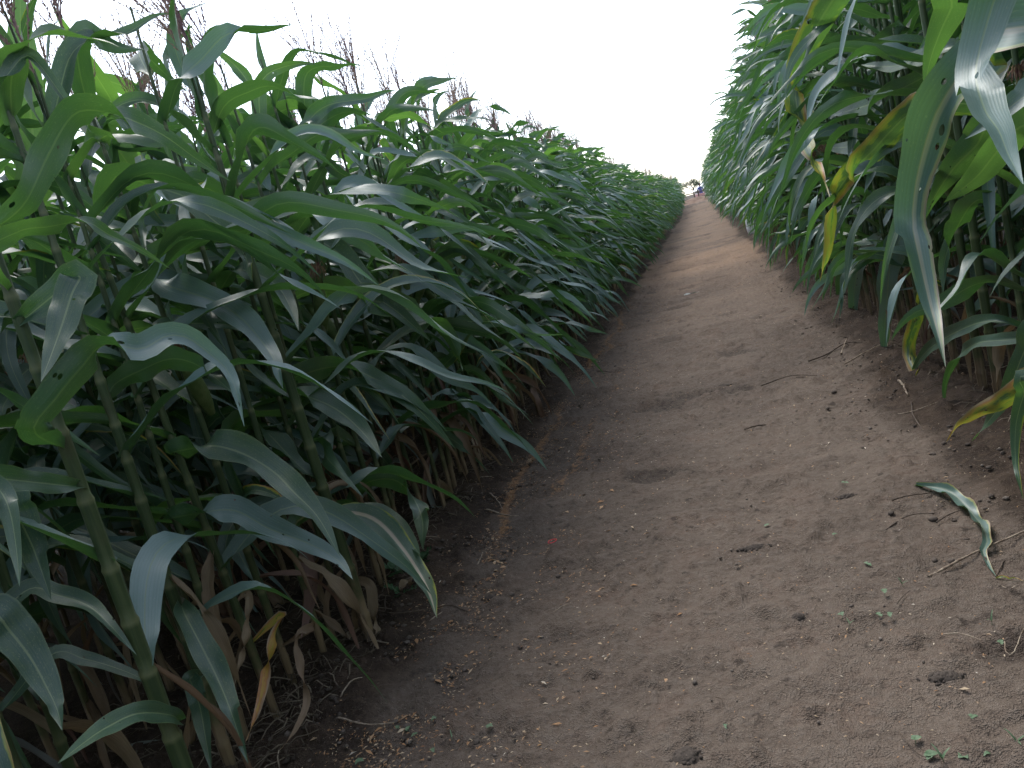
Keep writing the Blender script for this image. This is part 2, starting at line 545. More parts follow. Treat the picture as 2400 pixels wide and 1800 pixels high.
def build_ground():
    ys = [-14, -9, -6, -4, -2.5, -1.4, -0.6, -0.1]
    y = 0.35
    while y < 26:
        ys.append(y)
        y += max(0.011, 0.0075 * y)
    while y < 110:
        ys.append(y)
        y += 0.016 * y
    ys += [125, 150, 200, 300, 500, 900]
    xs = list(np.arange(-2.1, 1.601, 0.0125))
    d, x = 0.018, -2.1
    L = []
    while x > -9:
        x -= d
        d *= 1.09
        L.append(x)
    L += [-16, -30, -60, -120, -250, -500, -900]
    d, x = 0.018, xs[-1]
    Rr = []
    while x < 8:
        x += d
        d *= 1.09
        Rr.append(x)
    Rr += [14, 28, 60, 120, 250, 500, 900]
    xs = np.array(L[::-1] + xs + Rr)
    ys = np.array(ys)
    X, Y = np.meshgrid(xs, ys)
    h, pm = gh_base(X, Y)
    near = 1 - sstep(9, 24, np.abs(Y)) * 0.6
    dens = sstep(-2.6, -2.1, X) * (1 - sstep(1.6, 2.0, X))
    fine = fbm(X * 7, Y * 7, 31, 3)
    lump = np.maximum(fbm(X * 16, Y * 16, 35, 3) - 0.12, 0)
    micro = fbm(X * 34, Y * 34, 41, 2)
    strk = fbm(X * 3.2, Y * 9.0, 45, 3)
    h = h + near * dens * (pm * (0.018 * fine + 0.046 * lump + 0.007 * micro + 0.014 * strk)
                           + (1 - pm) * (0.030 * fine + 0.075 * lump + 0.012 * micro))
    # shallow scuffs and foot prints in the packed soil
    scuff = np.maximum(fbm(X * 2.4 + 40, Y * 5.2, 51, 2) - 0.33, 0)
    h = h - 0.10 * scuff * pm * dens
    damp = np.clip(scuff * 7, 0, 1) * 0.75 + 0.38 * sstep(0.10, 0.35, fbm(X * 1.1 + 5, Y * 0.6, 55, 3))
    le = left_edge(Y)
    band = np.exp(-((X - (le + 0.10 + 0.16 * fbm(Y * 1.1, X * 0 + 2, 61, 3))) / 0.035) ** 2) * sstep(-0.25, 0.15, fbm(Y * 0.9, X * 0.5, 63, 2)) * (1 - sstep(8.0, 12.0, Y))
    band2 = np.exp(-((X - (le + 0.36 + 0.25 * fbm(Y * 0.8, X * 0 + 8, 65, 2))) / 0.05) ** 2) * sstep(0.02, 0.35, fbm(Y * 1.4, X * 0.9, 67, 3)) * (1 - sstep(4, 8, Y))
    chaff = np.clip(band * 0.85 + band2 * 0.65, 0, 1)
    le_c = left_edge(Y) + 0.04 + 0.10 * fbm(Y * 1.3, X * 0 + 4, 71, 3)
    re_c = right_edge(Y) - 0.03 + 0.12 * fbm(Y * 1.1, X * 0 + 6, 73, 3)
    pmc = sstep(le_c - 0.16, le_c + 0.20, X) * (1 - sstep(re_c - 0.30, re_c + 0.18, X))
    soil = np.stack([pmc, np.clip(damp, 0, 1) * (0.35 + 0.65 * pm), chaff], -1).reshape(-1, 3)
    V = np.stack([X, Y, h], -1).reshape(-1, 3)
    ny, nx = X.shape
    F = grid_faces(ny - 1, nx)[:, ::-1]
    cx = V[F[:, 0], 0]
    cyy = V[F[:, 0], 1]
    on_path = (cx > left_edge(cyy)) & (cx < right_edge(cyy)) & (cyy > -15) & (cyy < 58)
    for nm, sel in (('path', on_path), ('ground', ~on_path)):
        f = F[sel]
        used, inv = np.unique(f, return_inverse=True)
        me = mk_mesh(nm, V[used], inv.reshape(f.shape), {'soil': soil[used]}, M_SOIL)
        o = link(nm, me, kind='structure',
                 label='trodden brown dirt path between the corn rows' if nm == 'path' else 'dark crumbly field soil under the corn')


build_ground()

# ------------------------------------------------------------------ corn
def width_profile(s):
    grow = 0.62 + 0.38 * np.sin(np.pi / 2 * np.clip(s / 0.30, 0, 1))
    taper = 1 - np.clip((s - 0.34) / 0.66, 0, 1) ** 1.75
    return np.maximum(grow * taper, 0.012)


def leaf_sheet(P, Wv, Nv, half, fold, ruf, ph, freq, K, curl, pw=1.0):
    """P,Wv,Nv: (N,S+1,3); the rest (N,) -> vertices (N,(S+1)*K,3), across, along"""
    N, S1, _ = P.shape
    s = np.linspace(0, 1, S1)
    u = np.linspace(-1, 1, K)
    wp = width_profile(s ** pw)[None, :] * half[:, None]                              # N,S1
    au = np.abs(u)
    wave = np.sin(freq[:, None, None] * s[None, :, None] * 2 * np.pi + ph[:, None, None] + (u > 0)[None, None, :] * 1.9)
    amp = np.minimum(s * 4, 1)[None, :, None] * (1 - s[None, :, None] * 0.55)
    fold = fold[:, None] + 1.5 * (1 - sstep(0.0, 0.13, s))[None, :]
    off = fold[:, :, None] * au[None, None, :] + curl[:, None, None] * (au ** 2)[None, None, :] + ruf[:, None, None] * wave * (au ** 1.6)[None, None, :] * amp
    cosf = 1.0 / np.sqrt(1 + (fold + curl[:, None]) ** 2)
    V = P[:, :, None, :] + Wv[:, :, None, :] * (u[None, None, :, None] * wp[:, :, None, None] * cosf[:, :, None, None]) \
        + Nv[:, :, None, :] * (off * wp[:, :, None] * cosf[:, :, None])[..., None]
    uu = np.broadcast_to(u[None, None, :], off.shape)
    ss = np.broadcast_to(s[None, :, None], off.shape)
    return V.reshape(N, -1, 3), uu.reshape(N, -1), ss.reshape(N, -1)


def grow_leaves(q, S, K):
    """vectorised: a leaf springs out of the stalk, rises, bends over under its weight and the wind, twists"""
    N = len(q['az'])
    az, el, L = q['az'], q['el'], q['len']
    d = np.stack([np.cos(el) * np.cos(az), np.cos(el) * np.sin(az), np.sin(el)], -1)
    W = np.stack([-np.sin(az), np.cos(az), 0 * az], -1)
    P = np.zeros((N, S + 1, 3))
    Wv = np.zeros((N, S + 1, 3))
    Nv = np.zeros((N, S + 1, 3))
    P[:, 0] = q['base']
    for i in range(S + 1):
        s = i / S
        W = norm(W - (W * d).sum(-1, keepdims=True) * d)
        th = q['tw'] * max(s - 0.18, 0) ** 1.3 + q['tw2'] * math.sin(s * 5.0 + 0.5) + q['tj1'] * sstep(-0.09, 0.09, s - q['sk1']) + q['tj2'] * sstep(-0.08, 0.08, s - q['sk2'])
        Nn = np.cross(d, W)
        c, sn = np.cos(th)[:, None], np.sin(th)[:, None]
        Wv[:, i] = W * c + Nn * sn
        Nv[:, i] = Nn * c - W * sn
        if i == S:
            break
        P[:, i + 1] = P[:, i] + d * (L / S)[:, None]
        g = q['droop'] * (0.25 + 2.1 * s) + q['kink'] * np.exp(-((s - q['sk1']) / 0.08) ** 2) * 4.0 - q['rise'] * np.exp(-((s - q['sk2']) / 0.10) ** 2) * 4.5
        acc = np.zeros((N, 3))
        acc[:, 2] = -g + q['wz'] * np.sin(6.283 * q['wf'] * s + q['ph']) * min(1.0, s * 4)
        acc += q['wind'] * (0.3 + 1.2 * s)
        acc[:, 0] += q['sway'] * math.sin(s * 6.0) * -np.sin(az)
        acc[:, 1] += q['sway'] * math.sin(s * 6.0) * np.cos(az)
        d = norm(d + acc / S)
    floor = q['floor'][:, None]
    P[:, :, 2] = np.maximum(P[:, :, 2], floor + 0.015 + 0.01 * np.linspace(0, 1, S + 1)[None, :])
    V, uu, ss = leaf_sheet(P, Wv, Nv, q['half'], q['fold'], q['ruf'], q['ph'], q['freq'], K, q['curl'])
    r = np.broadcast_to(q['r'][:, None], uu.shape)
    co = np.stack([uu, ss, r], -1)
    pr = np.stack([np.broadcast_to(q['age'][:, None], uu.shape), np.broadcast_to(q['tint'][:, None], uu.shape),
                   np.broadcast_to(q['streak'][:, None], uu.shape)], -1)
    return V, co, pr


class Plant:
    pass


def plan_plant(x, y, side, row, tall=1.0, tone=0.0):
    p = Plant()
    p.x, p.y, p.side, p.row = x, y, side, row
    p.z = 0.0
    p.h = U(1.76, 1.86) * tall
    p.lean = np.array([U(-0.05, 0.05) + 0.02, U(-0.05, 0.05)])
    p.bow = np.array([U(-0.05, 0.05), U(-0.05, 0.05)])
    p.rad = U(0.0092, 0.0120) * (0.9 + 0.1 * tall)
    p.tone = tone
    p.r = U(0, 1)
    n = int(rng.integers(13, 17))
    zs = np.cumsum(np.concatenate([[0.09], U(0.8, 1.2, n - 1)]) * np.concatenate([[1.0], np.full(n - 1, 1.0)]))
    p.nodes = 0.09 + ((zs - zs[0]) / (zs[-1] - zs[0])) ** 0.88 * (p.h - 0.09)
    toward = 0.0 if side == 'L' else math.pi
    p.az0 = (toward + rng.normal(0, 0.5)) if row == 0 else U(0, 2 * math.pi)
    p.hero = []
    p.ear = U(0, 1) < 0.45 and not (row == 0 and y < 2.4)
    return p


def axis_at(p, z):
    t = np.asarray(z) / p.h
    return np.stack([p.lean[0] * t + p.bow[0] * (t * (1 - t)) * 1.0 + 0 * t, p.lean[1] * t + p.bow[1] * t * (1 - t) + 0 * t, t * p.h], -1)


def leaf_list(p, far=False):
    """parameters of the plant's own leaves, in plant coordinates"""
    out = []
    n = len(p.nodes)
    for k, z in enumerate(p.nodes):
        t = z / p.h
        if k == 0:
            continue
        az = p.az0 + math.pi * k + rng.normal(0, 0.38)
        base = axis_at(p, z)
        L = dict(base=base, az=az, r=U(0, 1), ph=U(0, 6.28), freq=U(1.8, 4.2), tint=float(np.clip(rng.normal(-0.40, 0.40) + p.tone, -0.95, 1)),
                 streak=0.0, floor=-0.0, sway=rng.normal(0, 0.45 if p.side == 'L' else 0.9), wind=np.array([U(0.9, 1.9), U(-0.1, 0.55), 0.0]) if p.side == 'L' else np.array([U(-1.1, -0.1), U(-0.2, 0.4), 0.0]))
        if z < 0.30:                                        # dead leaves hanging at the foot
            if U(0, 1) < 0.25 and not far:
                continue
            L.update(age=2.0, el=R(U(-55, 15)), len=U(0.30, 0.55), half=U(0.010, 0.024), wz=0.5, wf=2.0, sk1=0.4, sk2=0.7, tj1=0.0, tj2=0.0, rise=0.0, droop=U(2.0, 4.0), kink=0.3, tw=rng.normal(0, 2.2),
                     tw2=rng.normal(0, 0.6), fold=U(0.2, 0.9), ruf=U(0.2, 0.5), curl=U(-0.4, 0.9))
        else:
            f = (t - 0.2) / 0.8
            ln = (0.50 + 0.29 * math.sin(math.pi * min(1, max(0, f * 0.95 + 0.12)))) * U(0.86, 1.12)
            top = sstep(0.72, 1.0, t)
            L['tint'] = float(np.clip(L['tint'] + 0.42 * top, -0.8, 1))
            el = R(40 + 22 * top + rng.normal(0, 11))
            age = 0.0
            q = U(0, 1)
            if z < 0.55 and q < 0.12:
                age = U(0.15, 0.5)
            elif q < 0.10:
                age = U(0.1, 0.35)
            L.update(age=age, el=el, len=ln * (1 - 0.12 * top) * (1.0 if p.side == 'L' else 1.08), half=U(0.025, 0.038), wz=U(1.0, 4.5), wf=U(1.3, 2.4), sk1=U(0.28, 0.55), sk2=U(0.62, 0.82), tj1=rng.normal(0, 1.0), tj2=rng.normal(0, 0.9), rise=U(-0.2, 1.1) * (0.85 if t > 0.9 else 1.0), droop=U(1.5, 3.2) * (1 - 0.35 * top) * (1.25 if t < 0.5 else 1.0) * (1.0 if p.side == 'L' else 0.9),
                     kink=(U(0.5, 1.5) if U(0, 1) < 0.55 else 0.0), tw=rng.normal(0, 0.7), tw2=rng.normal(0, 0.4), fold=U(0.12, 0.5), ruf=U(0.15, 0.6), curl=U(-0.15, 0.15))
        out.append(L)
    if not far and p.row < 2 and p.y < 5:
        for k in range(2 if p.side == 'L' else 1):
            z = U(0.12, 0.55)
            out.append(dict(base=axis_at(p, z), az=U(0, 6.28), r=U(0, 1), ph=U(0, 6.28), freq=U(2, 4), tint=0.3, streak=0.0, floor=0.0, sway=rng.normal(0, 0.6),
                            wind=np.array([U(-0.2, 0.5), U(-0.3, 0.3), 0.0]), age=2.0, el=R(U(-60, 10)), len=U(0.28, 0.5), half=U(0.010, 0.026), wz=0.5, wf=2.0, sk1=0.4, sk2=0.7, tj1=0.0, tj2=0.0, rise=0.0, droop=U(2.5, 5.0), kink=0.4,
                            tw=rng.normal(0, 2.5), tw2=rng.normal(0, 0.6), fold=U(0.2, 1.0), ruf=U(0.2, 0.6), curl=U(-0.4, 0.9)))
    return out


def stack_params(Ls):
    keys = Ls[0].keys()
    return {k: np.array([l[k] for l in Ls], dtype=float) for k in keys}


def stalk_mesh(p, k=7, full=True):
    zs, rs, nd = [], [], []
    n = len(p.nodes)
    for i, z in enumerate(p.nodes):
        f = 1 - 0.62 * (z / (1.9 if hasattr(p, 'short') else p.h)) ** 1.3
        r = p.rad * f
        if full:
            if i == 0:
                zs += [-0.05, z * 0.5]
                rs += [r * 1.15, r * 1.05]
                nd += [0, 0]
            zs += [z - 0.012, z - 0.002, z + 0.008, z + 0.03]
            rs += [r * 1.16, r * 1.26, r * 1.02, r * 1.06]
            nd += [0, 1, 0.4, 0]
        elif i % 3 == 0:
            zs.append(z if i else -0.05)
            rs.append(r * 1.15)
            nd.append(0)
    if hasattr(p, 'short'):
        zs += [p.h + 0.02, p.h + 0.03]
        rs += [0.008, 0.001]
    else:
        zs += [p.h + 0.10, p.h + 0.18]
        rs += [0.0035, 0.003]
    nd += [0, 0]
    zs, rs, nd = np.array(zs), np.array(rs), np.array(nd)
    P = axis_at(p, zs)
    a = np.linspace(0, 2 * np.pi, k, endpoint=False)
    V = P[:, None, :] + rs[:, None, None] * np.stack([np.cos(a), np.sin(a), 0 * a], -1)[None]
    co = np.stack([np.broadcast_to(a / 6.28, (len(zs), k)), np.broadcast_to(zs[:, None], (len(zs), k)), np.full((len(zs), k), p.r)], -1)
    dry = np.clip(0.95 - zs / 0.42, 0, 1)
    pr = np.stack([np.broadcast_to(nd[:, None], (len(zs), k)), np.broadcast_to(dry[:, None], (len(zs), k)), np.zeros((len(zs), k))], -1)
    return V.reshape(-1, 3), ring_faces(len(zs), k), co.reshape(-1, 3), pr.reshape(-1, 3)


def tassel_geo(seed, lite=False):
    rg = np.random.default_rng(seed)
    parts, cols = [], []
    nb = int(rg.integers(10, 17)) if not lite else 8

    def branch(p0, d, L, n, r0, base_r):
        pts = [np.array(p0, float)]
        d = np.array(d, float)
        side = rg.normal(0, 0.25, 3)
        for i in range(n):
            d = d + (np.array([0.10, 0.05, -0.03]) + side * 0.3) / n
            d /= np.linalg.norm(d)
            pts.append(pts[-1] + d * L / n)
        pts = np.array(pts)
        V, F = tube(pts, np.linspace(r0, r0 * 0.5, n + 1), 3)
        parts.append((V, F))
        cols.append(np.full(len(V), base_r))
        m = int(L / (0.008 if not lite else 0.020))
        for j in range(m):                                   # spikelets
            t = (j + 0.5) / m * n
            if t < n * 0.08:
                continue
            i = min(int(t), n - 1)
            c = pts[i] + (pts[i + 1] - pts[i]) * (t - i)
            dd = norm(pts[i + 1] - pts[i])
            o = rg.normal(0, 1, 3)
            o = norm(o - o.dot(dd) * dd)
            b = np.cross(dd, o)
            e = norm(dd * 0.85 + o * 0.5)
            sz = rg.uniform(0.009, 0.015) * (1.7 if lite else 1.0)
            q = np.array([c, c + e * sz * 0.5 + b * sz * 0.22, c + e * sz, c + e * sz * 0.5 - b * sz * 0.22])
            parts.append((q, np.array([[0, 1, 2, 3]])))
            cols.append(np.full(4, np.clip(base_r + rg.normal(0, 0.2), 0, 1)))
    tone = rg.uniform(0.1, 0.8)
    branch((0, 0, 0), (0, 0, 1), rg.uniform(0.34, 0.44), 7 if not lite else 3, 0.0028, tone)
    for k in range(nb):
        a = rg.uniform(0, 6.28)
        el = rg.uniform(0.95, 1.40)
        branch((0, 0, 0.01 + 0.13 * k / nb), (math.cos(el) * math.cos(a), math.cos(el) * math.sin(a), math.sin(el)), rg.uniform(0.17, 0.29), 5 if not lite else 2, 0.0017, tone)
    V, F = merge(parts)
    c = np.concatenate(cols)
    return V, F, np.stack([c, c, c], -1)


TASSELS = [mk_mesh('tassel', *[g for g in tassel_geo(100 + i)[:2]], {'leafco': tassel_geo(100 + i)[2]}, M_TASSEL, False) for i in range(7)]


def ear_meshes(seed):
    rg = np.random.default_rng(seed)
    k, L, r = 10, rg.uniform(0.19, 0.24), rg.uniform(0.022, 0.027)
    t = np.linspace(0, 1, 10)
    prof = r * np.array([0.45, 0.72, 0.92, 1.0, 1.0, 0.95, 0.84, 0.66, 0.46, 0.22])
    a = np.linspace(0, 2 * np.pi, k, endpoint=False)
    flute = 1 + 0.05 * np.cos(a * 5)
    V = np.stack([prof[:, None] * np.cos(a + 0.15 * t[:, None] * 3) * flute, prof[:, None] * np.sin(a + 0.15 * t[:, None] * 3) * flute, np.broadcast_to((t * L)[:, None], (10, k))], -1)
    parts = [(V.reshape(-1, 3), ring_faces(10, k))]
    for j in range(4):                                       # loose husk tips
        aa = rg.uniform(0, 6.28)
        p0 = np.array([math.cos(aa) * r * 0.5, math.sin(aa) * r * 0.5, L * 0.8])
        o = np.array([math.cos(aa), math.sin(aa), 0])
        b = np.array([-math.sin(aa), math.cos(aa), 0])
        q = []
        for s in np.linspace(0, 1, 4):
            c = p0 + np.array([0, 0, 0.07]) * s + o * 0.028 * s * s
            q += [c - b * 0.008 * (1 - s * 0.9), c + b * 0.008 * (1 - s * 0.9)]
        parts.append((np.array(q), grid_faces(3, 2)))
    hv, hf = merge(parts)
    sp = []
    for j in range(42):
        aa, out = rg.uniform(0, 6.28), rg.uniform(0.2, 1.0)
        c = np.array([[0, 0, L * 0.95], [math.cos(aa) * 0.008 * out, math.sin(aa) * 0.008 * out, L + 0.02],
                      [math.cos(aa) * 0.022 * out, math.sin(aa) * 0.022 * out, L + 0.03 + rg.uniform(-0.01, 0.012)],
                      [math.cos(aa) * 0.034 * out, math.sin(aa) * 0.034 * out, L + 0.012 - rg.uniform(0, 0.03)]])
        sp.append(tube(c, [0.0018, 0.0018, 0.0015, 0.001], 3))
    sv, sf = merge(sp)
    return mk_mesh('ear', hv, hf, None, M_HUSK), mk_mesh('silk', sv, sf, None, M_SILK)


EARS = [ear_meshes(300 + i) for i in range(4)]

# --- where the plants stand
plants, mass = [], []
SPACING = 0.128
limits = {('L', 0): (0.45, 12.0), ('L', 1): (0.9, 6.8), ('L', 2): (1.4, 5.0), ('R', 0): (0.45, 10.5), ('R', 1): (0.9, 4.2)}
fars = {('L', 0): CORN_END, ('L', 1): CORN_END, ('L', 2): 40, ('L', 3): 24, ('L', 4): 18, ('L', 5): 14, ('L', 6): 11,
        ('R', 0): CORN_END, ('R', 1): CORN_END, ('R', 2): 22, ('R', 3): 13, ('R', 4): 8}


def stretch(y, side):                # the field is not equally tall all along
    if side == 'L':
        t = 0.955 - 0.05 * math.exp(-(y / 4.0) ** 2) - 0.08 * math.exp(-((y - 20) / 6.0) ** 2)
    else:
        t = 1.24
    return t


def tone_at(y, side):
    if side == 'L':
        return 0.45 * math.exp(-((y - 21) / 6.5) ** 2)
    return 0.1


for (side, row), yend in fars.items():
    y = 0.50 + U(0, 0.1) if row < 2 else 0.9 + U(0, 0.2)
    sgn = -1 if side == 'L' else 1
    x0 = (ROW_L0 if side == 'L' else ROW_R0) + sgn * ROW_GAP * row
    lim = limits.get((side, row), (1, 0))
    while y < yend:
        x = x0 + rng.normal(0, 0.045)
        ind = lim[0] <= y < lim[1]
        p = plan_plant(x, y, side, row, stretch(y, side) * U(0.955, 1.03), tone_at(y, side))
        p.ind = ind
        (plants if ind else mass).append(p)
        y += SPACING * U(0.72, 1.28) * (1.0 if y < 16 else 1.2 if y < 30 else 1.5)
for side, row in (('L', 0), ('L', 1), ('L', 2), ('R', 0), ('R', 1), ('R', 2)):      # the rows go on behind the camera
    y = -5.0
    while y < 0.15:
        x = ((ROW_L0 - ROW_GAP * row) if side == 'L' else (ROW_R0 + ROW_GAP * row)) + rng.normal(0, 0.045)
        p = plan_plant(x, y, side, row, stretch(3.0, side) * U(0.92, 1.03), 0.0)
        p.ind = False
        mass.append(p)
        y += SPACING * U(0.9, 1.5)
for group_ in (plants, mass):
    zz = gh(np.array([p.x for p in group_]), np.array([p.y for p in group_]))
    for p, z_ in zip(group_, zz):
        p.z = float(z_) - 0.01
print('individual plants', len(plants), 'in the mass', len(mass))

# --- plants whose stalks stand out in the photograph
def put_plant(x, y, side='L', rad=None, label=None, h=None, lean=None):
    """move the nearest front-row plant to this spot"""
    c = [p for p in plants if p.side == side and p.row == 0 and not hasattr(p, 'label')]
    p = min(c, key=lambda p: (p.x - x) ** 2 + (p.y - y) ** 2)
    p.x, p.y = x, y
    p.z = float(gh(np.array([x]), np.array([y]))[0]) - 0.01
    if rad:
        p.rad = rad
    if h:
        p.nodes = np.array([0.10, 0.22, 0.38, 0.56, 0.75, 0.93]) * (h / 1.0)
        p.h = h
        p.short = True
    if label:
        p.label = label
    if lean is not None:
        p.lean = np.array(lean)
        p.bow = np.zeros(2)
    return p


put_plant(-1.13, 1.13, rad=0.0165, label='thick-stalked corn plant nearest the camera in the left front row', lean=(-0.04, 0.05))
q_ = at_x(452, 1594, -1.36)
put_plant(q_[0], q_[1] + 0.02, rad=0.0145, label='slender corn plant just behind the thick-stalked one on the left', lean=(0.0, 0.04))
q_ = at_ground(868, 1492)
put_plant(q_[0], q_[1], rad=0.0185, label='corn plant with dry brown foot standing out at the left path edge', lean=(-0.02, 0.03))
q_ = at_ground(1266, 972)
put_plant(q_[0], q_[1], rad=0.0165, label='corn plant on a bare green stalk halfway along the left path edge', lean=(-0.02, 0.0))
for a, b in ((2168, 795), (2205, 830), (2240, 858), (2305, 915), (2345, 945)):
    q_ = at_ground(a, b)
    put_plant(q_[0], q_[1], 'R', rad=0.0165, lean=(0.01, 0.0))

